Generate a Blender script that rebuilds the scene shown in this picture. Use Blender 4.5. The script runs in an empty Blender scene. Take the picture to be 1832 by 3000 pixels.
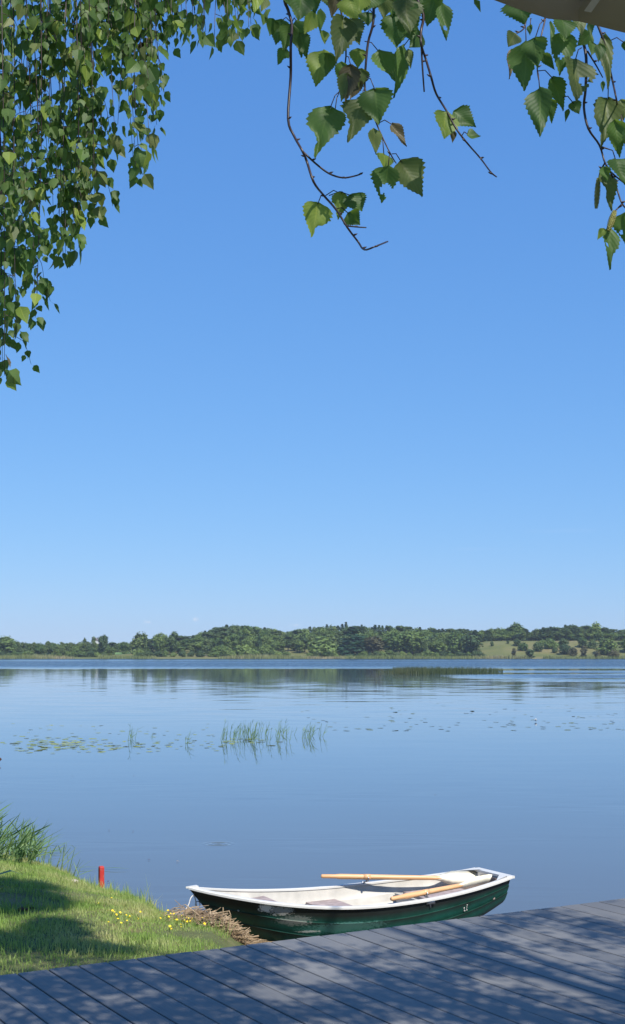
import bpy, math, random
import numpy as np
from mathutils import Vector, Matrix, Quaternion, noise as mnoise

scene = bpy.context.scene
COL = scene.collection
# ------------------------------------------------------------------ camera
CAM_H = 2.2                      # metres above the lake
FPX = 3850.0                     # focal length in pixels of the 1832 x 3000 photograph
PITCH = math.atan(418.0 / FPX)
cd = bpy.data.cameras.new('camera')
cam = bpy.data.objects.new('camera', cd)
COL.objects.link(cam)
cam.location = (0, 0, CAM_H)
cam.rotation_euler = (math.pi / 2 + PITCH, 0, 0)
cd.sensor_fit = 'VERTICAL'
cd.sensor_height = 24.0
cd.lens = 24.0 * FPX / 3000.0
cd.clip_start = 0.05
cd.clip_end = 20000
scene.camera = cam
# ------------------------------------------------------------------ light
SUN_EL = math.radians(50)
SUN_AZ = math.radians(32)        # the sun stands behind the camera, this far to its right
SUN_FROM = Vector((math.cos(SUN_EL) * math.sin(SUN_AZ), -math.cos(SUN_EL) * math.cos(SUN_AZ), math.sin(SUN_EL)))
world = bpy.data.worlds.new('World')
scene.world = world
world.use_nodes = True
wn, wl = world.node_tree.nodes, world.node_tree.links
wn.clear()
sky = wn.new('ShaderNodeTexSky')
sky.sky_type = 'NISHITA'
sky.sun_disc = False
sky.sun_elevation = SUN_EL
sky.sun_rotation = math.pi - SUN_AZ
sky.altitude = 0
sky.air_density = 1.0
sky.dust_density = 0.1
sky.ozone_density = 9.0
bg = wn.new('ShaderNodeBackground')
bg.inputs['Strength'].default_value = 0.076
wo = wn.new('ShaderNodeOutputWorld')
wl.new(bg.outputs[0], wo.inputs[0])
# two faint far-off clouds just above the woods
geo = wn.new('ShaderNodeTexCoord')
# the camera's tone curve and cool white balance flatten the sky, channel by channel
sep = wn.new('ShaderNodeSeparateColor'); wl.new(sky.outputs[0], sep.inputs[0])
cmbw = wn.new('ShaderNodeCombineColor')
for ch, (gam, gain) in enumerate(((.74, 1.24), (.56, 2.2), (.37, 4.5))):
    pw = wn.new('ShaderNodeMath'); pw.operation = 'POWER'; pw.inputs[1].default_value = gam; wl.new(sep.outputs[ch], pw.inputs[0])
    gn = wn.new('ShaderNodeMath'); gn.operation = 'MULTIPLY'; gn.inputs[1].default_value = gain; wl.new(pw.outputs[0], gn.inputs[0])
    wl.new(gn.outputs[0], cmbw.inputs[ch])
last = cmbw.outputs[0]
for (px, py, rx, ry, amt, seed) in ((430, 1823, 15, 7, .8, 1.0), (573, 1814, 11, 8, .85, 4.0), (868, 1831, 22, 6, .4, 7.0), (1390, 1608, 130, 7, .05, 2.0), (1650, 1555, 160, 9, .04, 9.0)):
    v = Vector(((px - 916) / FPX, -(py - 1500) / FPX, -1)).normalized()
    v = Matrix.Rotation(math.pi / 2 + PITCH, 3, 'X') @ v
    sub = wn.new('ShaderNodeVectorMath'); sub.operation = 'SUBTRACT'; sub.inputs[1].default_value = v
    wl.new(geo.outputs['Generated'], sub.inputs[0])
    nz = wn.new('ShaderNodeTexNoise'); nz.inputs['Scale'].default_value = 420 if rx < 50 else 60; nz.inputs['Detail'].default_value = 4
    nz.noise_dimensions = '4D'; nz.inputs['W'].default_value = seed
    wl.new(geo.outputs['Generated'], nz.inputs['Vector'])
    sc = wn.new('ShaderNodeVectorMath'); sc.operation = 'MULTIPLY'; sc.inputs[1].default_value = (FPX / rx, FPX / rx * .3, FPX / ry)
    wl.new(sub.outputs[0], sc.inputs[0])
    ln = wn.new('ShaderNodeVectorMath'); ln.operation = 'LENGTH'; wl.new(sc.outputs[0], ln.inputs[0])
    ad = wn.new('ShaderNodeMath'); ad.operation = 'MULTIPLY_ADD'; ad.inputs[1].default_value = 2.2; wl.new(nz.outputs[0], ad.inputs[0])
    wl.new(ln.outputs['Value'], ad.inputs[2])
    mr = wn.new('ShaderNodeMapRange'); mr.interpolation_type = 'SMOOTHSTEP'
    mr.inputs[1].default_value = 2.1; mr.inputs[2].default_value = 1.0; mr.inputs[3].default_value = 0; mr.inputs[4].default_value = amt
    wl.new(ad.outputs[0], mr.inputs[0])
    mx = wn.new('ShaderNodeMix'); mx.data_type = 'RGBA'; mx.inputs['B'].default_value = (7.2, 8.0, 9.6, 1)
    wl.new(mr.outputs[0], mx.inputs['Factor']); wl.new(last, mx.inputs['A'])
    last = mx.outputs['Result']
wl.new(last, bg.inputs['Color'])
sd = bpy.data.lights.new('sun', 'SUN')
sd.energy = 5.0
sd.angle = math.radians(0.53)
sd.color = (1.0, 0.955, 0.88)
sun = bpy.data.objects.new('sun', sd)
COL.objects.link(sun)
sun.location = (20, -30, 40)
sun.rotation_euler = SUN_FROM.to_track_quat('Z', 'Y').to_euler()
# ------------------------------------------------------------------ exposure
vs = scene.view_settings
vs.view_transform = 'Standard'
vs.look = 'None'
vs.gamma = 1.0
vs.exposure = 0.4
vs.use_curve_mapping = False
scene.cycles.max_bounces = 6
scene.cycles.transparent_max_bounces = 8

# ------------------------------------------------------------------ helpers
def spot(px, py, z=None, y=None):
    """the place on a level plane (z) or at a distance (y) that is seen at a pixel of the photograph"""
    u, v = (px - 916) / FPX, -(py - 1500) / FPX
    c, s = math.cos(PITCH), math.sin(PITCH)
    r = Vector((u, c - s * v, s + c * v))
    t = (z - CAM_H) / r.z if z is not None else y / r.y
    return Vector((r.x * t, r.y * t, CAM_H + r.z * t))

def srgb(r, g, b):
    f = lambda c: (c / 255 / 12.92) if c / 255 <= .04045 else ((c / 255 + .055) / 1.055) ** 2.4
    return (f(r), f(g), f(b), 1)

class NT:
    """a small helper around one material's nodes"""
    def __init__(self, name):
        self.m = bpy.data.materials.new(name); self.m.use_nodes = True
        self.t = self.m.node_tree; self.n = self.t.nodes; self.l = self.t.links
        self.n.clear(); self.out = self.n.new('ShaderNodeOutputMaterial')
    def node(self, kind, **kw):
        nd = self.n.new(kind)
        for k, v in kw.items():
            if k.startswith('i_'):
                key = k[2:].replace('_', ' ')
                nd.inputs[key if key in nd.inputs else int(key)].default_value = v
            else: setattr(nd, k, v)
        return nd
    def link(self, a, b): self.l.new(a, b)
    def noise(self, vec, scale, detail=3, rough=.55, dist=0):
        nd = self.node('ShaderNodeTexNoise'); nd.inputs['Scale'].default_value = scale
        nd.inputs['Detail'].default_value = detail; nd.inputs['Roughness'].default_value = rough; nd.inputs['Distortion'].default_value = dist
        if vec is not None: self.link(vec, nd.inputs['Vector'])
        return nd
    def ramp(self, fac, stops):
        nd = self.node('ShaderNodeValToRGB'); cr = nd.color_ramp
        while len(cr.elements) > 1: cr.elements.remove(cr.elements[-1])
        for i, (p, c) in enumerate(stops):
            e = cr.elements[0] if i == 0 else cr.elements.new(p)
            e.position = p; e.color = c if len(c) == 4 else (*c, 1)
        self.link(fac, nd.inputs[0]); return nd
    def mix(self, fac, a, b, mode='MIX'):
        nd = self.node('ShaderNodeMix', data_type='RGBA', blend_type=mode)
        for sock, val in (('Factor', fac), ('A', a), ('B', b)):
            if hasattr(val, 'is_output'): self.link(val, nd.inputs[sock])
            else: nd.inputs[sock].default_value = val
        return nd.outputs['Result']
    def math(self, op, a, b=0.0, c=0.0):
        nd = self.node('ShaderNodeMath', operation=op)
        for i, val in enumerate((a, b, c)):
            if hasattr(val, 'is_output'): self.link(val, nd.inputs[i])
            else: nd.inputs[i].default_value = val
        return nd.outputs[0]
    def rng(self, v, a, b, c=0.0, d=1.0, smooth=True):
        nd = self.node('ShaderNodeMapRange'); nd.interpolation_type = 'SMOOTHSTEP' if smooth else 'LINEAR'
        self.link(v, nd.inputs[0])
        for i, q in enumerate((a, b, c, d)): nd.inputs[i + 1].default_value = q
        return nd.outputs[0]
    def mapping(self, vec, scale):
        nd = self.node('ShaderNodeVectorMath', operation='MULTIPLY'); nd.inputs[1].default_value = scale
        self.link(vec, nd.inputs[0]); return nd.outputs[0]
    def principled(self, color, rough=.6, spec=.5, normal=None, **kw):
        b = self.node('ShaderNodeBsdfPrincipled')
        for key, val in (('Base Color', color), ('Roughness', rough), ('Specular IOR Level', spec)):
            if hasattr(val, 'is_output'): self.link(val, b.inputs[key])
            else: b.inputs[key].default_value = val
        for k, v in kw.items(): b.inputs[k.replace('_', ' ')].default_value = v
        if normal is not None: self.link(normal, b.inputs['Normal'])
        return b
    def bump(self, h, strength=.3, dist=.01):
        b = self.node('ShaderNodeBump'); b.inputs['Strength'].default_value = strength; b.inputs['Distance'].default_value = dist
        self.link(h, b.inputs['Height']); return b.outputs[0]
    def done(self, sh):
        self.link(sh.outputs[0] if hasattr(sh, 'outputs') else sh, self.out.inputs[0]); return self.m
    def obj(self): return self.node('ShaderNodeTexCoord').outputs['Object']
    def pos(self): return self.node('ShaderNodeNewGeometry').outputs['Position']

def simple(name, col, rough=.6, spec=.4, var=.25, scale=8, bump=0.0):
    n = NT(name); o = n.obj()
    nz = n.noise(o, scale, 4)
    d = tuple(c * (1 - var) for c in col[:3]) + (1,); e = tuple(min(1, c * (1 + var)) for c in col[:3]) + (1,)
    c = n.ramp(nz.outputs[0], [(.3, d), (.7, e)]).outputs[0]
    nm = n.bump(n.noise(o, scale * 6, 3).outputs[0], .4, bump) if bump else None
    return n.done(n.principled(c, rough, spec, nm))

def mesh_from(name, verts, faces, mats=None, smooth=False, midx=None, uv=None):
    me = bpy.data.meshes.new(name)
    if isinstance(faces, np.ndarray):                       # fast path: every face has the same corner count
        verts = np.asarray(verts, np.float32); k = faces.shape[1]; nf = len(faces)
        me.vertices.add(len(verts)); me.vertices.foreach_set('co', verts.ravel())
        me.loops.add(nf * k); me.loops.foreach_set('vertex_index', faces.astype(np.int32).ravel())
        me.polygons.add(nf); me.polygons.foreach_set('loop_start', np.arange(0, nf * k, k, dtype=np.int32))
        me.update(calc_edges=True)
    else:
        me.from_pydata([tuple(v) for v in verts], [], faces)
        me.update()
    if mats is not None:
        for m in (mats if isinstance(mats, (list, tuple)) else [mats]): me.materials.append(m)
    if midx is not None: me.polygons.foreach_set('material_index', np.asarray(midx, np.int32))
    if smooth: me.polygons.foreach_set('use_smooth', np.ones(len(me.polygons), bool))
    if uv is not None:
        u = me.uv_layers.new(name='uv'); uv = np.asarray(uv, np.float32)
        li = np.empty(len(me.loops), np.int32); me.loops.foreach_get('vertex_index', li)
        u.data.foreach_set('uv', uv[li].ravel())
    return me

def add(name, me, parent=None, loc=None, rot=None, scale=None):
    o = bpy.data.objects.new(name, me); COL.objects.link(o)
    if parent is not None: o.parent = parent
    if loc is not None: o.location = loc
    if rot is not None:
        if isinstance(rot, Quaternion): o.rotation_mode = 'QUATERNION'; o.rotation_quaternion = rot
        else: o.rotation_euler = rot
    if scale is not None: o.scale = scale if hasattr(scale, '__len__') else (scale,) * 3
    return o

def tag(o, label=None, cat=None, group=None, kind=None):
    for k, v in (('label', label), ('category', cat), ('group', group), ('kind', kind)):
        if v: o[k] = v
    return o

class MB:
    """collects shapes into one mesh"""
    def __init__(self): self.v = []; self.f = []; self.m = []
    def put(self, vs, fs, mi=0):
        b = len(self.v); self.v += [Vector(q) for q in vs]; self.f += [[b + i for i in q] for q in fs]; self.m += [mi] * len(fs)
    def box(self, c, s, rot=None, mi=0):
        vs = [Vector((x * s[0] / 2, y * s[1] / 2, z * s[2] / 2)) for x in (-1, 1) for y in (-1, 1) for z in (-1, 1)]
        if rot is not None: vs = [rot @ q for q in vs]
        self.put([q + Vector(c) for q in vs], [[0, 1, 3, 2], [4, 6, 7, 5], [0, 4, 5, 1], [2, 3, 7, 6], [0, 2, 6, 4], [1, 5, 7, 3]], mi)
    def tube(self, pts, rad, n=6, mi=0, cap=True, flat=None):
        pts = [Vector(q) for q in pts]; rad = rad if hasattr(rad, '__len__') else [rad] * len(pts)
        b = len(self.v); up = None
        for i, q in enumerate(pts):
            t = (pts[min(i + 1, len(pts) - 1)] - pts[max(i - 1, 0)]).normalized()
            if up is None: up = t.orthogonal().normalized()
            up = (up - t * up.dot(t)); up = up.normalized() if up.length > 1e-6 else t.orthogonal().normalized()
            w = t.cross(up)
            for k in range(n):
                a = 2 * math.pi * k / n
                self.v.append(q + up * math.cos(a) * rad[i] + w * math.sin(a) * rad[i] * (flat or 1))
        for i in range(len(pts) - 1):
            for k in range(n):
                self.f.append([b + i * n + k, b + i * n + (k + 1) % n, b + (i + 1) * n + (k + 1) % n, b + (i + 1) * n + k]); self.m.append(mi)
        if cap:
            self.f.append([b + k for k in range(n)][::-1]); self.m.append(mi)
            e = b + (len(pts) - 1) * n
            self.f.append([e + k for k in range(n)]); self.m.append(mi)
    def mesh(self, name, mats, smooth=False):
        return mesh_from(name, self.v, self.f, mats, smooth, self.m)

def smoothstep(a, b, x):
    t = np.clip((np.asarray(x, float) - a) / (b - a), 0, 1); return t * t * (3 - 2 * t)

def bez(pts, n):
    """a smooth line through points"""
    pts = [Vector(q) for q in pts]; out = []
    m = len(pts) - 1
    for i in range(m):
        p0, p1, p2, p3 = pts[max(i - 1, 0)], pts[i], pts[i + 1], pts[min(i + 2, m)]
        for k in range(n):
            t = k / n
            out.append(.5 * ((2 * p1) + (p2 - p0) * t + (2 * p0 - 5 * p1 + 4 * p2 - p3) * t * t + (3 * p1 - p0 - 3 * p2 + p3) * t ** 3))
    return out + [pts[-1]]

# ------------------------------------------------------------------ materials
def leaf_mat(name, dark, light, trans, tf=.4, rough=.5, under=None):
    n = NT(name); uv = n.node('ShaderNodeUVMap').outputs[0]
    oi = n.node('ShaderNodeObjectInfo')
    nz = n.noise(n.pos(), 45, 3)
    f = n.math('ADD', n.math('MULTIPLY', oi.outputs['Random'], .55), n.math('MULTIPLY', nz.outputs[0], .6))
    c = n.ramp(f, [(.2, dark), (.95, light)]).outputs[0]
    sx = n.node('ShaderNodeSeparateXYZ'); n.link(uv, sx.inputs[0])
    a = n.math('ABSOLUTE', sx.outputs[0])
    rib = n.rng(a, .0, .05, .35, 0)
    veins = n.math('SINE', n.math('MULTIPLY', n.math('SUBTRACT', sx.outputs[1], n.math('MULTIPLY', a, .55)), 62))
    vv = n.math('MAXIMUM', rib, n.rng(veins, .6, 1.0, 0, .10))
    c = n.mix(vv, c, (light[0] * 1.9, light[1] * 1.5, light[2] * 1.6, 1))
    bf = n.node('ShaderNodeNewGeometry').outputs['Backfacing']
    c2 = n.mix(n.math('MULTIPLY', bf, .45), c, under or (light[0] * 1.5 + .03, light[1] * 1.25 + .03, light[2] * 1.6 + .02, 1))
    nm = n.bump(veins, .12, .0008)
    b = n.principled(c2, rough, .28, nm)
    tr = n.node('ShaderNodeBsdfTranslucent'); n.link(n.mix(.65, c, trans), tr.inputs[0])
    mx = n.node('ShaderNodeMixShader'); mx.inputs[0].default_value = tf
    n.link(b.outputs[0], mx.inputs[1]); n.link(tr.outputs[0], mx.inputs[2])
    return n.done(mx)

M = {}
M['leaf'] = leaf_mat('birch_leaf', (.020, .052, .015, 1), (.10, .18, .04, 1), (.28, .44, .05, 1), .42)
M['leaf_olive'] = leaf_mat('birch_leaf_olive', (.055, .082, .026, 1), (.15, .19, .06, 1), (.32, .38, .06, 1), .42)
M['leaf_yellow'] = leaf_mat('birch_leaf_bright', (.13, .20, .035, 1), (.25, .33, .06, 1), (.45, .55, .07, 1), .42)
M['leaf_brown'] = leaf_mat('birch_leaf_brown', (.07, .06, .025, 1), (.13, .11, .05, 1), (.2, .16, .05, 1), .3)
M['twig'] = simple('birch_twig', (.034, .018, .015), .45, .5, .4, 60)
M['bark'] = None
n = NT('birch_bark'); o = n.obj()
w = n.noise(n.mapping(o, (1.2, 1.2, 9)), 2.2, 5, .6)
c = n.ramp(w.outputs[0], [(.36, (.02, .018, .016)), (.46, (.45, .43, .39)), (.7, (.62, .6, .55))]).outputs[0]
M['bark'] = n.done(n.principled(c, .8, .3, n.bump(w.outputs[0], .5, .02)))
M['catkin'] = simple('catkin', (.26, .25, .07), .7, .3, .35, 180, .001)

# deck boards: blue-grey composite with a fine brushed grain
n = NT('deck_composite'); o = n.obj(); oi = n.node('ShaderNodeObjectInfo')
g1 = n.noise(n.mapping(o, (260, 2.5, 260)), 1, 4, .6)
g2 = n.noise(n.pos(), 1.6, 4, .6)
base = n.ramp(g1.outputs[0], [(.3, (.112, .112, .112)), (.7, (.165, .164, .161))]).outputs[0]
dirt = n.ramp(g2.outputs[0], [(.3, (.8, .8, .8)), (.7, (1.12, 1.1, 1.06))]).outputs[0]
c = n.mix(1.0, base, dirt, 'MULTIPLY')
tone = n.math('MULTIPLY_ADD', oi.outputs['Random'], .26, .90)
cmb = n.node('ShaderNodeCombineColor'); [n.link(tone, cmb.inputs[i]) for i in range(3)]
c = n.mix(1.0, c, cmb.outputs[0], 'MULTIPLY')
M['deck'] = n.done(n.principled(c, n.rng(g2.outputs[0], .2, .8, .5, .68), .45, n.bump(g1.outputs[0], .35, .0015)))
M['joist'] = simple('deck_frame_timber', (.12, .09, .06), .8, .3, .3, 12)
M['steel'] = n = None
n = NT('galvanised_steel'); M['steel'] = n.done(n.principled(n.ramp(n.noise(n.obj(), 60).outputs[0], [(.3, (.28, .28, .29)), (.7, (.55, .55, .56))]).outputs[0], .35, .5, Metallic=.9))

# near ground: soil, dry thatch and moss under the grass, mud by the water
n = NT('bank_soil'); p = n.pos()
sx = n.node('ShaderNodeSeparateXYZ'); n.link(p, sx.inputs[0])
a = n.noise(p, 1.3, 4); b = n.noise(p, 22, 4); d = n.noise(p, 160, 2)
c = n.ramp(a.outputs[0], [(.35, (.09, .12, .035)), (.55, (.14, .15, .055)), (.68, (.26, .20, .10))]).outputs[0]
c = n.mix(n.rng(b.outputs[0], .5, .7, 0, .6), c, (.10, .075, .04, 1))
mud = n.ramp(b.outputs[0], [(.3, (.035, .024, .014)), (.7, (.11, .075, .042))]).outputs[0]
c = n.mix(n.rng(sx.outputs[2], .10, .03, 0, 1), c, mud)
hh = n.math('ADD', b.outputs[0], n.math('MULTIPLY', d.outputs[0], .5))
M['soil'] = n.done(n.principled(c, .85, .25, n.bump(hh, .8, .03)))

def blade_mat(name, stops, scale=1.6, tf=.3, jitter=.5):
    n = NT(name); p = n.pos()
    a = n.noise(p, scale, 4, .6); b = n.noise(p, 70, 2)
    f = n.math('ADD', n.math('MULTIPLY', a.outputs[0], 1 - jitter * .5), n.math('MULTIPLY', b.outputs[0], jitter * .5))
    c = n.ramp(f, stops).outputs[0]
    bs = n.principled(c, .55, .35)
    tr = n.node('ShaderNodeBsdfTranslucent'); n.link(n.mix(1.0, c, (1.5, 1.35, .7, 1), 'MULTIPLY'), tr.inputs[0])
    mx = n.node('ShaderNodeMixShader'); mx.inputs[0].default_value = tf
    n.link(bs.outputs[0], mx.inputs[1]); n.link(tr.outputs[0], mx.inputs[2])
    return n.done(mx)
M['grass'] = blade_mat('lawn_grass', [(.30, (.15, .25, .048)), (.46, (.235, .355, .08)), (.55, (.35, .40, .14)), (.68, (.54, .47, .27))], 1.7, .3, .75)
M['reed'] = blade_mat('reed_blade', [(.3, (.075, .16, .06)), (.5, (.14, .24, .09)), (.7, (.27, .33, .14))], 3, .3, .8)
M['reed_far'] = blade_mat('far_reed', [(.3, (.04, .065, .028)), (.5, (.06, .085, .035)), (.7, (.12, .115, .06))], .05, .2, .7)
M['reed_shore'] = blade_mat('shore_reed', [(.3, (.11, .16, .05)), (.5, (.21, .24, .09)), (.62, (.32, .28, .16)), (.75, (.36, .28, .18))], .035, .2, .5)
M['straw'] = blade_mat('dry_reed', [(.3, (.13, .085, .045)), (.5, (.33, .235, .14)), (.7, (.52, .41, .27))], 9, .1, .9)
M['pad_dark'] = blade_mat('dark_lily_pad', [(.3, (.09, .125, .09)), (.5, (.12, .16, .11)), (.7, (.16, .20, .12))], .5, .1, .8)
M['pad'] = blade_mat('lily_pad', [(.3, (.13, .19, .05)), (.5, (.22, .27, .08)), (.7, (.34, .36, .12))], .5, .15, .8)
M['yellow'] = simple('yellow_petal', (.75, .55, .02), .5, .3, .2, 30)
n = NT('red_paint'); o = n.obj()
pf = n.noise(n.mapping(o, (1, 1, .35)), 55, 5, .7); fd = n.noise(o, 9, 3)
c = n.ramp(fd.outputs[0], [(.3, (.36, .022, .018)), (.7, (.52, .05, .04))]).outputs[0]
c = n.mix(n.rng(pf.outputs[0], .58, .66), c, (.30, .20, .13, 1))
M['red'] = n.done(n.principled(c, .55, .35, n.bump(pf.outputs[0], .4, .002)))
M['white_lily'] = simple('white_petal', (.8, .8, .76), .5, .3, .05, 30)
M['dock'] = simple('dock_seed', (.07, .028, .018), .8, .3, .5, 40)

# water: tea-dark body, ripples that follow the wind
n = NT('lake_water'); p = n.pos()
sx = n.node('ShaderNodeSeparateXYZ'); n.link(p, sx.inputs[0])
def ripple(scale, amp, seed, detail=2):
    nz = n.node('ShaderNodeTexNoise'); nz.noise_dimensions = '4D'; nz.inputs['W'].default_value = seed
    nz.inputs['Scale'].default_value = 1; nz.inputs['Detail'].default_value = detail; nz.inputs['Roughness'].default_value = .5
    n.link(n.mapping(p, scale), nz.inputs['Vector'])
    s = n.node('ShaderNodeVectorMath', operation='SUBTRACT'); n.link(nz.outputs['Color'], s.inputs[0]); s.inputs[1].default_value = (.5, .5, .5)
    m = n.node('ShaderNodeVectorMath', operation='SCALE'); n.link(s.outputs[0], m.inputs[0])
    if hasattr(amp, 'is_output'): n.link(amp, m.inputs['Scale'])
    else: m.inputs['Scale'].default_value = amp
    return m.outputs[0]
# wind lanes, long and thin across the lake
lane = n.noise(n.mapping(p, (.0022, .011, 1)), 1, 3, .5, .3)
far = n.rng(sx.outputs[1], 195, 265)
lane2 = n.noise(n.mapping(p, (.010, .035, 1)), 1, 3, .5, .2)
right = n.rng(sx.outputs[0], 12, 26)
midw = n.math('MULTIPLY', n.math('MULTIPLY', n.rng(sx.outputs[1], 105, 125), n.rng(sx.outputs[1], 190, 160)), right)
wind = n.math('MAXIMUM', n.math('MULTIPLY', far, n.rng(lane.outputs[0], .34, .44, .35, 1)), n.math('MULTIPLY', midw, n.rng(lane2.outputs[0], .40, .52)))
r1 = ripple((.55, 2.2, 1), n.math('MULTIPLY', wind, 1.6), 1.0, 3)
s1 = n.node('ShaderNodeSeparateXYZ'); n.link(r1, s1.inputs[0])                    # a breeze off the far shore: the steep faces of the ripples lie to the south
c1_ = n.node('ShaderNodeCombineXYZ'); n.link(s1.outputs[0], c1_.inputs[0]); n.link(n.math('MULTIPLY', n.math('ABSOLUTE', s1.outputs[1]), -1.0), c1_.inputs[1])
r1 = c1_.outputs[0]
nearq = n.rng(sx.outputs[1], 14, 60, .006, .016)
r2 = ripple((.35, 1.6, 1), nearq, 3.0, 2)
fine = n.math('MULTIPLY', n.rng(n.noise(n.mapping(p, (.12, .3, 1)), 1, 2).outputs[0], .42, .6), n.rng(sx.outputs[1], 30, 12, .006, .05))
r3 = ripple((1.1, 9, 1), fine, 5.0, 2)
mott = n.math('MULTIPLY', n.math('MULTIPLY', n.rng(sx.outputs[1], 38, 48), n.rng(sx.outputs[1], 150, 80)), .032)
r4 = ripple((.30, .9, 1), mott, 8.0, 2)
# rings from a fish near the boat
RING = spot(640, 2472, z=0)
sb = n.node('ShaderNodeVectorMath', operation='SUBTRACT'); n.link(p, sb.inputs[0]); sb.inputs[1].default_value = RING
rl = n.node('ShaderNodeVectorMath', operation='LENGTH'); n.link(sb.outputs[0], rl.inputs[0])
rw = n.math('MULTIPLY', n.math('SINE', n.math('MULTIPLY', rl.outputs['Value'], 75)), n.math('MULTIPLY', n.rng(rl.outputs['Value'], .24, .14), .09))
rn = n.node('ShaderNodeVectorMath', operation='NORMALIZE'); n.link(sb.outputs[0], rn.inputs[0])
rr = n.node('ShaderNodeVectorMath', operation='SCALE'); n.link(rn.outputs[0], rr.inputs[0]); n.link(rw, rr.inputs['Scale'])
tot = None
for r in (r1, r2, r3, r4, rr.outputs[0]):
    if tot is None: tot = r
    else:
        ad = n.node('ShaderNodeVectorMath', operation='ADD'); n.link(tot, ad.inputs[0]); n.link(r, ad.inputs[1]); tot = ad.outputs[0]
fl = n.mapping(tot, (1, 1, 0))
up = n.node('ShaderNodeVectorMath', operation='ADD'); n.link(fl, up.inputs[0]); up.inputs[1].default_value = (0, 0, 1)
nn = n.node('ShaderNodeVectorMath', operation='NORMALIZE'); n.link(up.outputs[0], nn.inputs[0])
body = n.ramp(n.noise(n.mapping(p, (.03, .06, 1)), 1, 3).outputs[0], [(.3, (.040, .062, .095)), (.7, (.050, .074, .112))]).outputs[0]
body = n.mix(n.rng(sx.outputs[1], 80, 260), body, (.013, .028, .055, 1))       # deep water far out
body = n.mix(n.rng(sx.outputs[1], 34, 9), body, (.088, .090, .092, 1))          # murky shallows near the bank
b = n.principled(body, .035, n.math('MULTIPLY_ADD', wind, -.45, .5), nn.outputs[0]); b.inputs['IOR'].default_value = 1.34
M['water'] = n.done(b)

# boat
n = NT('boat_hull_green'); o = n.obj()
sx = n.node('ShaderNodeSeparateXYZ'); n.link(o, sx.inputs[0])
a = n.noise(o, 7, 5, .65); b = n.noise(n.mapping(o, (1, 1, 3)), 26, 5, .7); st = n.noise(n.mapping(o, (1, 1, 2.2)), 48, 6, .75, .6)
c = n.ramp(a.outputs[0], [(.3, (.003, .055, .038)), (.6, (.005, .092, .064)), (.8, (.012, .12, .085))]).outputs[0]
c = n.mix(n.rng(b.outputs[0], .56, .72, 0, .35), c, (.06, .17, .15, 1))
# scraped patch near the bow, where the paint is worn down to white
def blob(cx, cz, rx, rz, lo, hi, n=n, sx=sx, b=st):
    dx = n.math('DIVIDE', n.math('SUBTRACT', sx.outputs[0], cx), rx); dz = n.math('DIVIDE', n.math('SUBTRACT', sx.outputs[2], cz), rz)
    r = n.math('ADD', n.math('MULTIPLY', dx, dx), n.math('MULTIPLY', dz, dz))
    k = n.math('ADD', r, n.math('MULTIPLY', n.math('SUBTRACT', b.outputs[0], .5), 5.5))
    return n.math('MULTIPLY', n.rng(k, .95, .6), n.rng(r, 2.2, 1.4))
HULLN = n; HULL = dict(c=c, a=a, b=b, blob=blob, sx=sx)

M['white'] = simple('boat_white_gelcoat', (.58, .565, .525), .4, .5, .06, 5)
M['cream'] = simple('boat_inside_cream', (.47, .445, .395), .5, .4, .15, 7)
M['thwart'] = simple('weathered_thwart', (.34, .27, .25), .7, .3, .3, 16, .002)
M['dark_pad'] = simple('transom_pad', (.10, .075, .07), .6, .4, .3, 30)
n = NT('oar_pine'); o = n.obj()
g = n.noise(n.mapping(o, (4, 60, 60)), 1, 4, .6)
c = n.ramp(g.outputs[0], [(.3, (.56, .29, .12)), (.7, (.74, .44, .22))]).outputs[0]
M['oar'] = n.done(n.principled(c, .4, .5))
M['oar_blade'] = simple('oar_blade_white', (.74, .69, .55), .45, .4, .08, 9)
M['rope'] = simple('pale_rope', (.5, .49, .47), .85, .2, .3, 120)
M['black'] = simple('black_keel', (.012, .012, .013), .5, .4, .3, 20)
n = NT('parasol_canvas'); o = n.obj()
wv = n.noise(n.mapping(o, (900, 900, 900)), 1, 2); big = n.noise(o, 3, 3)
c = n.ramp(big.outputs[0], [(.3, (.31, .28, .24)), (.7, (.37, .335, .29))]).outputs[0]
bs = n.principled(c, .85, .2, n.bump(wv.outputs[0], .3, .0006))
tr = n.node('ShaderNodeBsdfTranslucent'); tr.inputs[0].default_value = (.16, .13, .10, 1)
mx = n.node('ShaderNodeMixShader'); mx.inputs[0].default_value = .12
n.link(bs.outputs[0], mx.inputs[1]); n.link(tr.outputs[0], mx.inputs[2]); M['canvas'] = n.done(mx)
M['trim'] = simple('parasol_seam', (.5, .5, .5), .7, .3, .1, 60)
M['rib'] = simple('parasol_aluminium', (.3, .3, .31), .4, .5, .1, 20)

def far_leaf(name, dark, light):
    n = NT(name); oi = n.node('ShaderNodeObjectInfo'); o = n.obj()
    nz = n.noise(o, .45, 2)
    f = n.math('ADD', n.math('MULTIPLY', oi.outputs['Random'], .5), n.math('MULTIPLY', nz.outputs[0], .5))
    c = n.ramp(f, [(.2, dark), (.8, light)]).outputs[0]
    bs = n.principled(c, .6, .25)
    tr = n.node('ShaderNodeBsdfTranslucent'); n.link(n.mix(1.0, c, (1.4, 1.3, .6, 1), 'MULTIPLY'), tr.inputs[0])
    mx = n.node('ShaderNodeMixShader'); mx.inputs[0].default_value = .25
    n.link(bs.outputs[0], mx.inputs[1]); n.link(tr.outputs[0], mx.inputs[2]); return n.done(mx)
M['fl_round'] = far_leaf('far_broadleaf', (.070, .125, .032, 1), (.16, .225, .058, 1))
M['fl_tall'] = far_leaf('far_birch_leaf', (.085, .13, .044, 1), (.17, .225, .072, 1))
M['fl_bush'] = far_leaf('far_willow', (.11, .17, .045, 1), (.20, .27, .07, 1))
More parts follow.
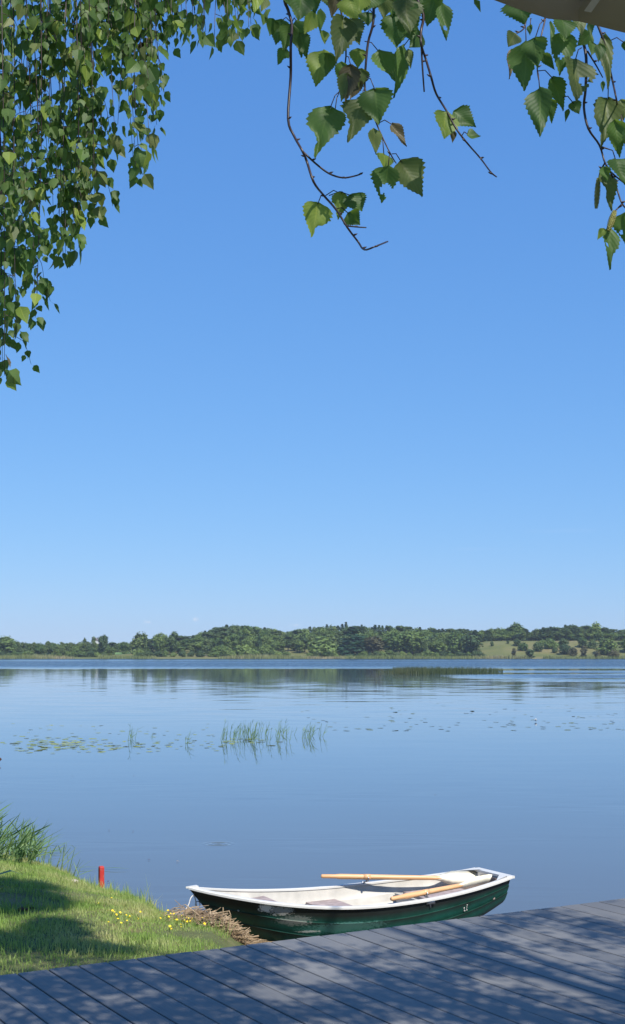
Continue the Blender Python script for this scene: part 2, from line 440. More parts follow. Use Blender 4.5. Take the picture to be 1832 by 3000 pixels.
M['fl_spruce'] = far_leaf('far_spruce', (.034, .07, .026, 1), (.075, .125, .042, 1))
M['fl_pine'] = far_leaf('far_pine', (.05, .09, .034, 1), (.105, .155, .052, 1))
M['fl_brown'] = far_leaf('far_brown_shrub', (.07, .075, .035, 1), (.12, .11, .05, 1))
M['far_trunk'] = simple('far_trunk', (.10, .08, .065), .9, .2, .3, 2)
M['far_trunk_pale'] = simple('far_birch_trunk', (.42, .40, .36), .9, .2, .3, 2)
n = NT('far_land'); p = n.pos()
a = n.noise(p, .03, 4); b = n.noise(p, .4, 3); sx = n.node('ShaderNodeSeparateXYZ'); n.link(p, sx.inputs[0])
c = n.ramp(a.outputs[0], [(.35, (.085, .105, .035)), (.5, (.135, .14, .05)), (.65, (.18, .155, .07))]).outputs[0]
c = n.mix(n.rng(b.outputs[0], .45, .7, 0, .4), c, (.09, .10, .04, 1))
M['far_land'] = n.done(n.principled(c, .9, .1))
M['sand'] = simple('sandy_strip', (.42, .38, .24), .9, .1, .2, .2)
M['field'] = simple('green_field', (.15, .26, .09), .9, .1, .2, .1)
M['house_wall'] = simple('white_house_wall', (.6, .6, .57), .8, .2, .1, 1)
M['house_roof'] = simple('grey_roof', (.22, .2, .2), .8, .2, .2, 1)
M['glass'] = simple('dark_window', (.03, .035, .04), .15, .5, .2, 2)
# ================================================================== the setting
# ---- lake
xs = np.concatenate([np.linspace(-2500, -60, 12), np.linspace(-50, 50, 21), np.linspace(60, 2500, 12)])
ys = np.concatenate([np.linspace(-30, 60, 10), np.linspace(80, 740, 12)])
def grid(xs, ys, zf):
    X, Y = np.meshgrid(xs, ys); Z = zf(X, Y)
    v = np.stack([X.ravel(), Y.ravel(), np.broadcast_to(Z, X.shape).ravel()], 1)
    nx, ny = len(xs), len(ys)
    i = (np.arange(ny - 1)[:, None] * nx + np.arange(nx - 1)[None]).ravel()
    return v, np.stack([i, i + 1, i + nx + 1, i + nx], 1)
v, fc = grid(xs, ys, lambda X, Y: X * 0)
tag(add('lake_water', mesh_from('lake_water', v, fc, M['water'], True)), kind='structure')

# ---- near bank
SH = [(-80, 26), (-20, 19.5), (-9, 17)]
for q in ((-60, 2508), (0, 2518), (110, 2532), (200, 2560), (298, 2612), (370, 2628), (440, 2650), (505, 2690), (600, 2712), (700, 2722), (800, 2728), (930, 2724)):
    s = spot(q[0], q[1], z=.02); SH.append((s.x, s.y))
SH += [(.5, 10.3), (.9, 9.6), (2.5, 8.4), (6, 7.2), (80, 0)]
SHX, SHY = np.array([q[0] for q in SH]), np.array([q[1] for q in SH])
def vnoise(X, Y, sc, seed=0.0):
    f = np.vectorize(lambda x, y: mnoise.noise(Vector((x * sc + seed, y * sc - seed, seed * 1.7))))
    return f(X, Y)
def bank_z(X, Y):
    d = (np.interp(X, SHX, SHY) - Y) * .72
    mudf = smoothstep(-.75, -.35, X)                       # beside the boat the bank is flat mud
    zl = .47 * (1 - np.exp(-np.maximum(d, 0) / 1.15))
    zm = .10 * (1 - np.exp(-np.maximum(d, 0) / .8)) + .30 * smoothstep(1.5, 3.5, d)
    z = np.where(d > 0, zl * (1 - mudf) + zm * mudf, np.maximum(.30 * d, -1.5))
    return z
xs = np.concatenate([np.linspace(-80, -8, 14), np.linspace(-7, 3, 101), np.linspace(4, 80, 16)])
ys = np.concatenate([np.linspace(-80, 0, 12), np.linspace(1, 6, 8), np.linspace(6.2, 16, 99), np.linspace(16.5, 32, 14)])
X, Y = np.meshgrid(xs, ys)
BN = vnoise(X, Y, 1.1, 3.1) * .025 + vnoise(X, Y, 4.0, 8.2) * .012
v, fc = grid(xs, ys, lambda X, Y: bank_z(X, Y) + BN * smoothstep(-.02, .1, bank_z(X, Y)))
bank = tag(add('grass_bank', mesh_from('grass_bank', v, fc, M['soil'], True)), kind='structure')
def bz(x, y): return float(bank_z(np.array(x), np.array(y)))

# ---- far shore land
SHORE = 700.0
AX = np.array([-600, 0, 380, 480, 600, 700, 850, 1000, 1350, 1420, 1900, 2600]); AH = np.array([4, 3.2, 3.2, 5, 8, 10, 8, 9, 9, 9.5, 9.5, 9.5])
def land_z(X, Y):
    px = 916 + X / Y * FPX
    d = Y - SHORE - 3 * np.sin(X * .021) - 2 * np.sin(X * .05 + 1)
    A = np.interp(px, AX, AH)
    meadow = smoothstep(1360, 1440, px)
    return np.where(d < 0, d * .1, .9 * smoothstep(0, 7, d) + A * (smoothstep(8, 120, d) * (1 - meadow) + smoothstep(12, 85, d) * meadow)) + 6 * smoothstep(150, 500, d)
xs = np.linspace(-520, 520, 131); ys = np.concatenate([np.linspace(690, 830, 48), np.linspace(840, 1500, 14)])
v, fc = grid(xs, ys, land_z)
v2, f2 = grid(np.array([-3000., -1500, -520]), np.array([690., 700, 720, 830, 1500]), lambda X, Y: np.where(Y < 701, -.5, 2.) + 0 * X)
tag(add('far_shore', mesh_from('far_shore', v, fc, M['far_land'], True)), kind='structure')
def lz(x, y): return float(land_z(np.array(float(x)), np.array(float(y))))
def on_land(px, py):
    for k in range(2, 260):
        y = SHORE + k * .75
        q = spot(px, py, y=y)
        if lz(q.x, y) >= q.z: return Vector((q.x, y, lz(q.x, y)))
    return Vector((q.x, y, lz(q.x, y)))

# patches that lie on the far shore: a mown strip, a field, sandy ground
def land_patch(name, px0, px1, py, depth, mat):
    c = on_land((px0 + px1) / 2, py)
    x0, x1 = (px0 - 916) / FPX * c.y, (px1 - 916) / FPX * c.y
    R = random.Random(px0)
    v, fc = grid(np.linspace(x0, x1, 13), np.linspace(c.y - depth / 2, c.y + depth / 2, 9), lambda X, Y: land_z(X, Y) + .12)
    for i in range(len(v)):
        row, coln = divmod(i, 13)
        e = 1 - .25 * abs(row - 4) / 4 * R.random()
        v[i, 0] = c.x + (v[i, 0] - c.x) * e * (1 - .12 * R.random() if coln in (0, 12) else 1)
        v[i, 2] = float(land_z(v[i, 0], v[i, 1])) + .12
    return tag(add(name, mesh_from(name, v, fc, mat, True)), kind='structure')
land_patch('field', 318, 385, 1915, 26, M['field'])
land_patch('sandy_strip', 862, 892, 1925, 7, M['sand'])
land_patch('sandy_strip', 985, 1050, 1926, 6, M['sand'])

# ================================================================== trees across the lake
def crown_quads(R, lobes, count, size, up=.35):
    """small leaf-clump faces through the outer part of several lobes"""
    tot = sum(l[3] * l[4] * l[5] for l in lobes) or 1
    V, F = [], []
    for (cx, cy, cz, rx, ry, rz) in lobes:
        k = max(8, int(count * rx * ry * rz / tot))
        for _ in range(k):
            d = Vector((R.gauss(0, 1), R.gauss(0, 1), R.gauss(0, 1))).normalized()
            r = R.uniform(.4, 1.0) ** .5 * R.uniform(.82, 1.25)
            p = Vector((cx + d.x * rx * r, cy + d.y * ry * r, cz + d.z * rz * r))
            nrm = (d + Vector((R.gauss(0, .5), R.gauss(0, .5), R.gauss(0, .5) + up))).normalized()
            t = nrm.orthogonal().normalized(); b = nrm.cross(t)
            a = R.uniform(0, 6.3); t, b = t * math.cos(a) + b * math.sin(a), b * math.cos(a) - t * math.sin(a)
            s = size * R.uniform(.6, 1.4); i = len(V)
            V += [p - t * s - b * s * .5, p + t * s * .3 - b * s * .8, p + t * s + b * s * .4, p - t * s * .2 + b * s * .9]
            F.append([i, i + 1, i + 2, i + 3])
    return V, F
def proto(kind, seed):
    """one tree of unit height: trunk mesh and crown mesh"""
    R = random.Random(seed * 77 + len(kind)); lobes = []; tm = MB()
    if kind == 'round':
        for _ in range(11):
            a, r, z = R.uniform(0, 6.3), R.uniform(0, .25), R.uniform(.14, .85)
            k = R.uniform(.11, .18); lobes.append((r * math.cos(a), r * math.sin(a), z, k, k, k * .85))
        lobes.append((0, 0, .6, .22, .22, .36)); cnt, sz, mat = 1200, .036, M['fl_round']
    elif kind == 'tall':
        for _ in range(10):
            a, z = R.uniform(0, 6.3), R.uniform(.12, .92)
            r = R.uniform(0, .13) * (1.1 - z * .6); k = R.uniform(.07, .12)
            lobes.append((r * math.cos(a), r * math.sin(a), z, k, k, k * 1.2))
        lobes.append((0, 0, .6, .12, .12, .36)); cnt, sz, mat = 1000, .030, M['fl_tall']
    elif kind == 'bush':
        for _ in range(14):
            a, r = R.uniform(0, 6.3), R.uniform(0, .55)
            k = R.uniform(.2, .32); z = R.uniform(.2, .72) * (1 - .5 * r); lobes.append((r * math.cos(a), r * math.sin(a), z, k, k, k * .8))
        lobes.append((0, 0, .5, .4, .4, .45)); cnt, sz, mat = 1300, .06, M['fl_bush']
    elif kind == 'spruce':
        for k in range(13):
            z = .10 + .88 * k / 12; r = .21 * (1 - z) ** .8 + .010
            for q in range(5):
                a = R.uniform(0, 6.3); lobes.append((r * .65 * math.cos(a), r * .65 * math.sin(a), z - r * .25, r * .55, r * .55, .035))
        cnt, sz, mat = 1100, .027, M['fl_spruce']
    elif kind == 'pine':
        for _ in range(9):
            a, r, z = R.uniform(0, 6.3), R.uniform(0, .15), R.uniform(.3, .94)
            k = R.uniform(.07, .12); lobes.append((r * math.cos(a), r * math.sin(a), z, k, k, k * .6))
        lobes.append((0, 0, .75, .09, .09, .22)); cnt, sz, mat = 900, .030, M['fl_pine']
    V, F = crown_quads(R, lobes, cnt, sz)
    top = max(q.z for q in V); V = [Vector((q.x, q.y, q.z / top)) for q in V]
    tm.tube([(0, 0, -.05), (R.uniform(-.01, .01), R.uniform(-.01, .01), .4), (0, 0, .82)], [.018, .013, .004], 6)
    for _ in range(5):
        a, z = R.uniform(0, 6.3), R.uniform(.3, .65); L = R.uniform(.1, .2) * (1.8 if kind == 'bush' else 1)
        tm.tube([(0, 0, z), (L * math.cos(a), L * math.sin(a), z + L * .7)], [.007, .002], 4)
    return tm.mesh(kind + '_trunk', M['far_trunk']), mesh_from(kind + '_crown', V, F, mat)
PRO = {k: [proto(k, s) for s in range(n)] for k, n in (('round', 4), ('tall', 4), ('bush', 3), ('spruce', 3), ('pine', 3))}
PALE = [tm.copy() for tm, _ in PRO['tall']]
for m in PALE: m.materials[0] = M['far_trunk_pale']
BRIGHT = {}
def recrown(me, mat):
    key = (me.name, mat.name)
    if key not in BRIGHT: BRIGHT[key] = me.copy(); BRIGHT[key].materials[0] = mat
    return BRIGHT[key]
NAME = dict(round='broadleaf_tree', tall='birch_tree', bush='willow_bush', spruce='spruce_tree', pine='pine_tree')
RT = random.Random(5)
def far_tree(kind, px, top, width, y=None, base=None, label=None, group=None, mat=None, pale=False):
    if base is not None:
        g = on_land(px, base)
    else:
        x = (px - 916) / FPX * y; g = Vector((x, y, lz(x, y)))
    ztop = spot(px, top, y=g.y).z
    h = max(1.5, ztop - g.z + .1)
    wm = width / FPX * g.y
    unit = dict(round=.54, tall=.30, bush=1.15, spruce=.20, pine=.27)[kind]
    tm, cm = RT.choice(PRO[kind])
    if pale: tm = RT.choice(PALE)
    if mat: cm = recrown(cm, mat)
    e = add(NAME[kind], None, None, g, (0, 0, RT.uniform(0, 6.3)), (wm / unit, wm / unit, h))
    add('trunk', tm, e); add('crown', cm, e)
    tag(e, label, 'bush' if kind == 'bush' else 'tree', group)
    return e
# trees one can single out, with where they stand
T = [
 ('round', 22, 1861, 62, 735, 'broad dark tree at the left end of the far shore', None, False),
 ('tall', 252, 1868, 14, 745, 'thin sparse birch rising left of the small white house across the lake', None, False),
 ('tall', 277, 1864, 16, 745, 'thin airy birch just above the small white house across the lake', None, False),
 ('round', 306, 1858, 30, 728, 'tall dark tree standing left of the green field across the lake', 'fl_pine', False),
 ('tall', 408, 1850, 34, 730, 'tall birch at the right edge of the green field across the lake', None, False),
 ('tall', 425, 1850, 24, 733, 'slim birch close behind the birch beside the green field', None, False),
 ('round', 470, 1852, 36, 735, 'dark tree with a lumpy top left of the wooded hill across the lake', None, False),
 ('tall', 509, 1849, 30, 738, 'dark pointed tree at the left foot of the wooded hill', 'fl_pine', False),
 ('tall', 606, 1869, 20, 722, 'light birch with pale trunks left of the bright willow bush', None, True),
 ('tall', 616, 1872, 18, 722, 'second pale trunked birch left of the bright willow bush', None, True),
 ('bush', 652, 1889, 66, 722, 'dull green willow bush left of the bright willow bush across the lake', None, False),
 ('bush', 712, 1884, 84, 720, 'bright yellow green willow bush at the foot of the wooded hill', None, False),
 ('bush', 782, 1884, 48, 726, 'rounded willow bush just right of the bright willow bush', 'fl_round', False),
 ('bush', 818, 1908, 34, 716, 'low shrub between the rounded willow and the sandy strip', None, False),
 ('bush', 943, 1863, 108, 722, 'large pale green willow bush in the middle of the far shore', None, False),
 ('spruce', 1034, 1836, 56, 728, 'big deep green spruce right of the large pale willow bush', 'fl_deep', False),
 ('spruce', 1014, 1822, 18, 815, 'tallest spruce tip on the skyline above the deep green spruce', None, False),
 ('round', 1098, 1862, 60, 722, 'brownish green tree right of the deep green spruce across the lake', 'fl_brown', False),
 ('round', 1152, 1850, 62, 722, 'wide green tree right of the brownish tree on the far shore', None, False),
 ('round', 1208, 1846, 66, 724, 'wide crowned green tree beside the lone pale trunk on the far shore', None, False),
 ('tall', 1244, 1872, 20, 716, 'slim tree with a pale trunk on the middle of the far shore', None, True),
 ('round', 1282, 1878, 58, 722, 'round tree above the reddish dry reeds across the lake', None, False),
 ('round', 1330, 1850, 50, 728, 'tall round tree behind the reddish dry reeds across the lake', None, False),
 ('round', 1376, 1858, 58, 724, 'grey green tree at the left edge of the hillside meadow', 'fl_pine', False),
 ('bush', 1400, 1905, 34, 716, 'dark shrub at the lower left corner of the hillside meadow', 'fl_pine', False),
 ('round', 1512, 1822, 46, 800, 'round topped tree standing above the skyline behind the meadow', None, False),
 ('round', 1745, 1820, 34, 795, 'tallest tree on the skyline at the right of the far shore', None, False),
 ('round', 1776, 1868, 66, 730, 'large round tree at the right end of the meadow', None, False),
 ('round', 1836, 1870, 50, 735, 'tree cut by the right edge of the picture across the lake', None, False),
]
M['fl_deep'] = far_leaf('far_deep_spruce', (.014, .046, .024, 1), (.028, .075, .036, 1))
for k, px, top, wd, y, lab, mt, pale in T:
    far_tree(k, px, top, wd, y, label=lab, mat=M[mt] if mt else None, pale=pale)
# trees and shrubs scattered over the hillside meadow
for k, px, top, wd, base, lab, mt in [
 ('bush', 1442, 1877, 11, 1893, 'small dark shrub at the top left of the hillside meadow', 'fl_pine'),
 ('tall', 1488, 1876, 9, 1886, 'tiny bright tree on the upper edge of the hillside meadow', None),
 ('round', 1514, 1870, 22, 1893, 'small tree on the upper edge of the meadow, below the round topped tree', 'fl_pine'),
 ('bush', 1535, 1879, 30, 1907, 'grey green shrub in the middle of the meadow with grass below it', 'fl_round'),
 ('bush', 1574, 1880, 30, 1909, 'dark shrub right behind the lollipop shaped tree on the meadow', 'fl_pine'),
 ('tall', 1507, 1898, 13, 1929, 'narrow upright tree low on the meadow near the water', 'fl_brown'),
 ('round', 1553, 1901, 27, 1933, 'lollipop shaped tree with a bare stem at the water below the meadow', 'fl_pine'),
 ('bush', 1610, 1868, 44, 1901, 'broad shrub on the meadow between two darker shrubs', 'fl_round'),
 ('bush', 1625, 1893, 18, 1913, 'small shrub low on the meadow right of the lollipop tree', 'fl_pine'),
 ('bush', 1655, 1885, 40, 1918, 'dense shrub on the right half of the meadow', 'fl_pine'),
 ('bush', 1682, 1896, 28, 1923, 'shrub with dull leaves below the dense shrub on the meadow', 'fl_brown'),
 ('round', 1706, 1866, 30, 1897, 'small round tree at the top right of the meadow', 'fl_round'),
 ('tall', 1712, 1890, 18, 1930, 'upright dull tree near the water at the right of the meadow', 'fl_brown'),
 ('bush', 1737, 1873, 30, 1900, 'shrub on the slope left of the large round meadow tree', 'fl_pine'),
 ('bush', 1752, 1904, 20, 1933, 'brown shrub at the water below the large round meadow tree', 'fl_brown'),
 ('bush', 1590, 1872, 26, 1893, 'shrub at the top of the meadow under the dark skyline trees', 'fl_round'),
 ('bush', 1650, 1868, 34, 1892, 'wide shrub at the top of the meadow towards the right', 'fl_pine'),
 ('bush', 1800, 1900, 40, 1930, 'pale shrub at the foot of the large round meadow tree', 'fl_brown'),
]:
    far_tree(k, px, top, wd, base=base, label=lab, mat=M[mt] if mt else None, group='trees and shrubs scattered on the meadow')
# the woods: skyline row and middle rows
SKX = [-400, 0, 45, 65, 130, 200, 260, 330, 390, 440, 500, 530, 560, 590, 630, 660, 700, 750, 785, 805, 835, 860, 900, 920, 960, 1000, 1040, 1100, 1140, 1200, 1280, 1330, 1385, 1420, 1450, 1490, 1530, 1550, 1580, 1610, 1650, 1690, 1720, 1770, 1795, 1832, 2250]
SKY = [1872, 1866, 1868, 1880, 1880, 1879, 1880, 1879, 1877, 1872, 1866, 1866, 1860, 1850, 1840, 1834, 1830, 1832, 1838, 1845, 1850, 1846, 1839, 1837, 1832, 1829, 1830, 1834, 1834, 1838, 1840, 1843, 1847, 1842, 1839, 1838, 1840, 1847, 1840, 1836, 1834, 1832, 1833, 1838, 1848, 1846, 1842]
def skyline(px): return float(np.interp(px, SKX, SKY))
def woods_side(px): return 'left' if px < 420 else 'hill' if px < 900 else 'middle' if px < 1400 else 'right'
SIDE = dict(left='low wood at the left', hill='wooded hill', middle='wood in the middle', right='wood above the meadow')
def wood(kind, px, top, wd, y, row):
    s = woods_side(px)
    lab = '%s %s of the %s across the lake' % (dict(spruce='dark pointed spruce', pine='dusky pine', round='leafy green tree', tall='slender birch')[kind], 'on the skyline' if row == 'back' else 'below the skyline', SIDE[s])
    far_tree(kind, px, top, wd, y, label=lab, group=lab)
px = -170
while px < 2010:
    s = woods_side(px)
    kind = RT.choices(['spruce', 'pine', 'round', 'tall'], dict(left=[1, 1, 4, 4], hill=[1, 6, 4, 2], middle=[5, 4, 2, 1], right=[3, 5, 3, 2])[s])[0]
    wd = dict(spruce=20, pine=27, round=30, tall=20)[kind] * RT.uniform(.85, 1.2) * (.75 if s == 'left' else 1)
    wood(kind, px, skyline(px) + RT.uniform(-4, 4) + (2 if kind in ('round', 'tall') else 0), wd, RT.uniform(795, 840) if s != 'left' else RT.uniform(760, 800), 'back')
    px += RT.uniform(8.5, 13)
for row in range(2):
    px = -170 + 6 * row
    while px < 2010:
        s = woods_side(px); sk = skyline(px)
        if s == 'left':
            if not 330 < px < 398:
                kind = RT.choices(['round', 'tall', 'bush'], [4, 4, 2])[0]
                top = sk + (14 if kind != 'bush' else 26) + row * 9 + RT.uniform(-5, 5)
                if kind == 'bush': far_tree('bush', px, top + 4, 34 * RT.uniform(.8, 1.3), RT.uniform(714, 722), label='low green shrub along the left part of the far shore', group='shrubs along the left far shore')
                else: wood(kind, px, top, dict(round=30, tall=20)[kind] * RT.uniform(.8, 1.2), RT.uniform(722, 745), 'mid')
        elif s == 'right':
            kind = RT.choices(['spruce', 'pine', 'round', 'tall'], [2, 3, 5, 2])[0]
            wood(kind, px, sk + 12 + row * 8 + RT.uniform(-4, 6), dict(spruce=15, pine=24, round=34, tall=18)[kind], RT.uniform(788, 800), 'mid')
        else:
            kind = RT.choices(['spruce', 'pine', 'round', 'tall'], dict(hill=[3, 3, 4, 3], middle=[2, 2, 5, 2])[s])[0]
            wood(kind, px, sk + 12 + row * 16 + RT.uniform(-5, 6), dict(spruce=17, pine=26, round=38, tall=22)[kind] * RT.uniform(.85, 1.2), RT.uniform(765, 785) - row * 25, 'mid')
        px += RT.uniform(14, 21)
# low shrubs along the far waterline
px = -120
while px < 1400:
    if not (325 < px < 395 or 855 < px < 900 or 980 < px < 1055):
        far_tree('bush', px, RT.uniform(1903, 1914), RT.uniform(18, 34), RT.uniform(708, 716), mat=RT.choice([None, M['fl_round'], M['fl_pine']]),
                 label='low waterside shrub under the trees of the far shore', group='low shrubs at the far waterline')
    px += RT.uniform(15, 30)
# the woods go on past both ends of the picture as one mass
RW = random.Random(14)
V_, F_, nv_ = [], [], 0
for k_ in range(150):
    px_ = RW.uniform(-1100, -190) if k_ % 2 else RW.uniform(2030, 2900)
    y_ = RW.uniform(722, 800); x_ = (px_ - 916) / FPX * y_; z_ = lz(x_, y_)
    cm_ = RW.choice(PRO[RW.choice(['round', 'tall', 'pine'])])[1]
    co_ = np.empty(len(cm_.vertices) * 3, np.float32); cm_.vertices.foreach_get('co', co_); co_ = co_.reshape(-1, 3)
    h_ = RW.uniform(8, 12); w_ = RW.uniform(13, 20)
    V_.append(co_ * np.array([w_, w_, h_]) + np.array([x_, y_, z_])); q_ = np.arange(len(co_)).reshape(-1, 4) + nv_; F_.append(q_); nv_ += len(co_)
tag(add('far_wood', mesh_from('far_wood', np.concatenate(V_), np.concatenate(F_), M['fl_round'])), 'wood along the far shore past both picture ends', 'wood', kind='stuff')
# small white house between the trees
hp = on_land(281, 1912)
hs = add('house', None, None, hp); tag(hs, 'small white house half hidden by trees across the lake', 'house')
b = MB(); b.box((0, 0, 3.4), (3.0, 5, 7.6)); add('wall', b.mesh('house_wall', M['house_wall']), hs)
b = MB(); b.put([(-1.8, -2.8, 7.1), (1.8, -2.8, 7.1), (0, -2.8, 8.9), (-1.8, 2.8, 7.1), (1.8, 2.8, 7.1), (0, 2.8, 8.9)], [[0, 1, 2], [3, 5, 4], [0, 2, 5, 3], [1, 4, 5, 2], [0, 3, 4, 1]])
add('roof', b.mesh('house_roof', M['house_roof']), hs)
b = MB(); b.box((0, 0, 0), (.8, .1, 1.0)); add('window', b.mesh('house_window', M['glass']), hs, (0, -2.54, 5.6))

# ---- reeds along the far waterline and the reed island: nobody could count these
def blades(rng, base, h, wdt, lean=.15, seg=1):
    """thin upright blades, one triangle pair each"""
    k = len(base); a = rng.uniform(0, 6.283, k)
    t = np.stack([np.cos(a), np.sin(a), np.zeros(k)], 1) * (wdt / 2)[:, None]
    la = rng.uniform(0, 6.283, k); L = rng.normal(0, lean, k)
    tip = base + np.stack([np.cos(la) * L * h, np.sin(la) * L * h, h * np.sqrt(np.maximum(1 - L * L, .1))], 1)
    mid = base + (tip - base) * .55 - np.stack([np.cos(la) * L * h, np.sin(la) * L * h, np.zeros(k)], 1) * .18
    V = np.stack([base - t, base + t, mid + t * .8, mid - t * .8, tip], 1).reshape(-1, 3)
    i = np.arange(k)[:, None] * 5
    F = np.concatenate([i + np.array([[0, 1, 2]]), i + np.array([[0, 2, 3]]), i + np.array([[3, 2, 4]])])
    return V, F
rng = np.random.default_rng(3)
k = 15000
px = rng.uniform(-150, 1990, k); y = SHORE + rng.uniform(-5, 3, k)
x = (px - 916) / FPX * y
y = y + 3 * np.sin(x * .021) + 2 * np.sin(x * .05 + 1)
z = np.maximum(land_z(x, y), -.05)
keep = vnoise(x, y * 0, .035, 2.0) > -.35
V, F = blades(rng, np.stack([x, y, z], 1)[keep], rng.uniform(1.0, 2.2, k)[keep] * (1 + .5 * vnoise(x, y * 0, .06, 5.))[keep], rng.uniform(.12, .3, k)[keep])
tag(add('shore_reeds', mesh_from('shore_reeds', V, F, M['reed_shore'])), 'band of pale reeds along the far waterline', 'reeds', kind='stuff')
k = 9000
px = np.concatenate([rng.normal(1190, 60, k // 3), rng.uniform(1100, 1470, k - k // 3)]); yy = rng.uniform(150, 180, k)
px = np.clip(px, 1075, 1500); x = (px - 916) / FPX * yy
ex = np.clip(1 - ((px - 1290) / 215) ** 4, 0.05, 1) * np.where(px < 1150, .35, 1)
den = rng.random(k) < ex * (.7 + .5 * vnoise(x, yy, .6, 1.))
hh = rng.uniform(.45, 1.0, k) * (.45 + .55 * ex) * .92
V, F = blades(rng, np.stack([x, yy, np.full(k, -.05)], 1)[den], hh[den], rng.uniform(.018, .045, k)[den])
tag(add('reed_island', mesh_from('reed_island', V, F, M['reed_far'])), 'long island of low reeds out on the lake', 'reeds', kind='stuff')
# ================================================================== the deck
DZ = .55
EA = math.radians(30)
E1 = Vector((math.cos(EA), math.sin(EA), 0)); B1 = Vector((math.sin(EA), -math.cos(EA), 0))   # along the edge, along the boards
D0 = spot(740, 2766, z=DZ)
PITCHB, GAP, BL, TH = .1665, .0085, 8.4, .026
deck = add('deck', None, None, (D0.x, D0.y, DZ)); tag(deck, 'blue grey composite terrace deck in tree shade at the lakeside', 'deck')
w = PITCHB - GAP; ch = .003
prof = [(-w / 2, -TH), (w / 2, -TH), (w / 2, -ch), (w / 2 - ch, 0), (-w / 2 + ch, 0), (-w / 2, -ch)]
vv = [(x, yy, z) for yy in (0, BL) for x, z in prof]
ff = [[i, (i + 1) % 6, 6 + (i + 1) % 6, 6 + i][::-1] for i in range(6)] + [[0, 1, 2, 3, 4, 5], [11, 10, 9, 8, 7, 6]]
bm_ = mesh_from('board', vv, ff, M['deck'])
RB = random.Random(2)
rotz = math.atan2(B1.y, B1.x) - math.pi / 2
for i in range(-19, 58):
    q = E1 * (i * PITCHB + .035) + B1 * RB.uniform(-.003, .003)
    add('board', bm_, deck, (q.x, q.y, RB.uniform(-.0012, .0012)), (0, 0, rotz))
jm = MB(); jm.box((0, 0, 0), (78 * PITCHB, .045, .14)); jm = jm.mesh('joist', M['joist'])
for r in (.10, .6, 1.1, 1.6, 2.1, 3.1, 4.1, 5.1, 6.1, 7.1, 8.2):
    q = E1 * (19.5 * PITCHB) + B1 * r
    add('joist', jm, deck, (q.x, q.y, -TH - .072), (0, 0, EA))
pm = MB(); pm.box((0, 0, -.6), (.1, .1, 1.2)); pm = pm.mesh('support_post', M['joist'])
for t in range(-3, 10, 2):
    q = E1 * t + B1 * .22
    add('support_post', pm, deck, (q.x, q.y, -TH - .145), (0, 0, EA))

# ================================================================== grass on the bank: uncountable
rng = np.random.default_rng(11)
def on_deck(x, y, margin=0):
    rx, ry = x - D0.x, y - D0.y
    return (rx * B1.x + ry * B1.y > -margin) & (rx * E1.x + ry * E1.y > -19.6 * PITCHB - margin)
k = 185000
x = rng.uniform(-5.2, -.1, k); y = rng.uniform(7.0, 14.8, k)
zz = bank_z(x, y)
d = np.interp(x, SHX, SHY) - y
nb = vnoise(x[::1], y, .9, 4.0) if False else None
cell = np.stack([np.floor(x * 3), np.floor(y * 3)], 1)
dry = np.array([mnoise.noise(Vector((a * .9, b * .9, 4.))) for a, b in zip(x, y)])
inview = np.abs(x) < y * .26 + .25
ok = (zz > .035) & ~on_deck(x, y, .01) & inview & (x + .55 * np.maximum(0, 1) < -.05)
ok &= ~((x > -1.15) & (d < 1.0) & (x + .35 * (10.9 - y) > -.95))                  # under the heap and on the mud
bare = np.array([math.hypot((a + 2.18) / .35, (b - 9.95) / .28) for a, b in zip(x, y)]) < 1
ok &= ~(bare & (rng.random(k) < .8))
ok &= rng.random(k) < np.clip(.95 - np.maximum(0, dry - .1) * 1.2, .35, 1)
B = np.stack([x, y, zz - .01], 1)[ok]
tuft = np.array([mnoise.noise(Vector((a * 2.6, b * 2.6, 9.))) for a, b in zip(B[:, 0], B[:, 1])])
edge = smoothstep(.5, .05, d[ok])
hh = rng.uniform(.02, .055, len(B)) * (1 + .7 * tuft + .7 * edge + 1.6 * edge * (rng.random(len(B)) < .12))
weed = np.array([mnoise.noise(Vector((a * 1.7, b * 1.7, 33.))) for a, b in zip(B[:, 0], B[:, 1])])
hh *= 1 + 1.5 * ((weed > .22) & (rng.random(len(B)) < .22)) - .35 * (weed < -.25)
V, F = blades(rng, B, hh, rng.uniform(.003, .0065, len(B)), .42)
tag(add('lawn_grass', mesh_from('lawn_grass', V, F, M['grass'])), 'sunlit short grass on the sloping bank beside the deck', 'grass', kind='stuff')

# yellow flowers in the grass
def on_bank(px, py, lift=0.0):
    z = .2
    for _ in range(12):
        q = spot(px, py, z=z); z = .5 * z + .5 * (bz(q.x, q.y) + lift)
    q.z = bz(q.x, q.y); return q
def flower_mesh(seed, s):
    R = random.Random(seed); m = MB()
    m.tube([(0, 0, -.05), (0, 0, 0)], [.0015, .0012], 4, 0)
    for i in range(6):
        a = i * 6.283 / 6 + R.uniform(-.1, .1); u = Vector((math.cos(a), math.sin(a), .35)); v = Vector((-math.sin(a), math.cos(a), 0))
        m.put([(0, 0, 0), u * s * .6 + v * s * .38, u * s, u * s * .6 - v * s * .38], [[0, 1, 2, 3]], 1)
    return m.mesh('yellow_flower', [M['grass'], M['yellow']])
FM = [flower_mesh(i, .0055 + .0018 * i) for i in range(3)]
RF = random.Random(8)
def scatter_flowers(n, cx, cy, sx, sy, label, group):
    for _ in range(n):
        q = on_bank(RF.gauss(cx, sx), RF.gauss(cy, sy))
        if bool(on_deck(q.x, q.y, .03)) or q.z < .04: continue
        o = add('yellow_flower', RF.choice(FM), None, (q.x, q.y, q.z + RF.uniform(.05, .08)), (RF.uniform(-.9, -.1), RF.uniform(-.3, .3), RF.uniform(0, 6)), RF.uniform(.7, 1.3))
        tag(o, label, 'flower', group)
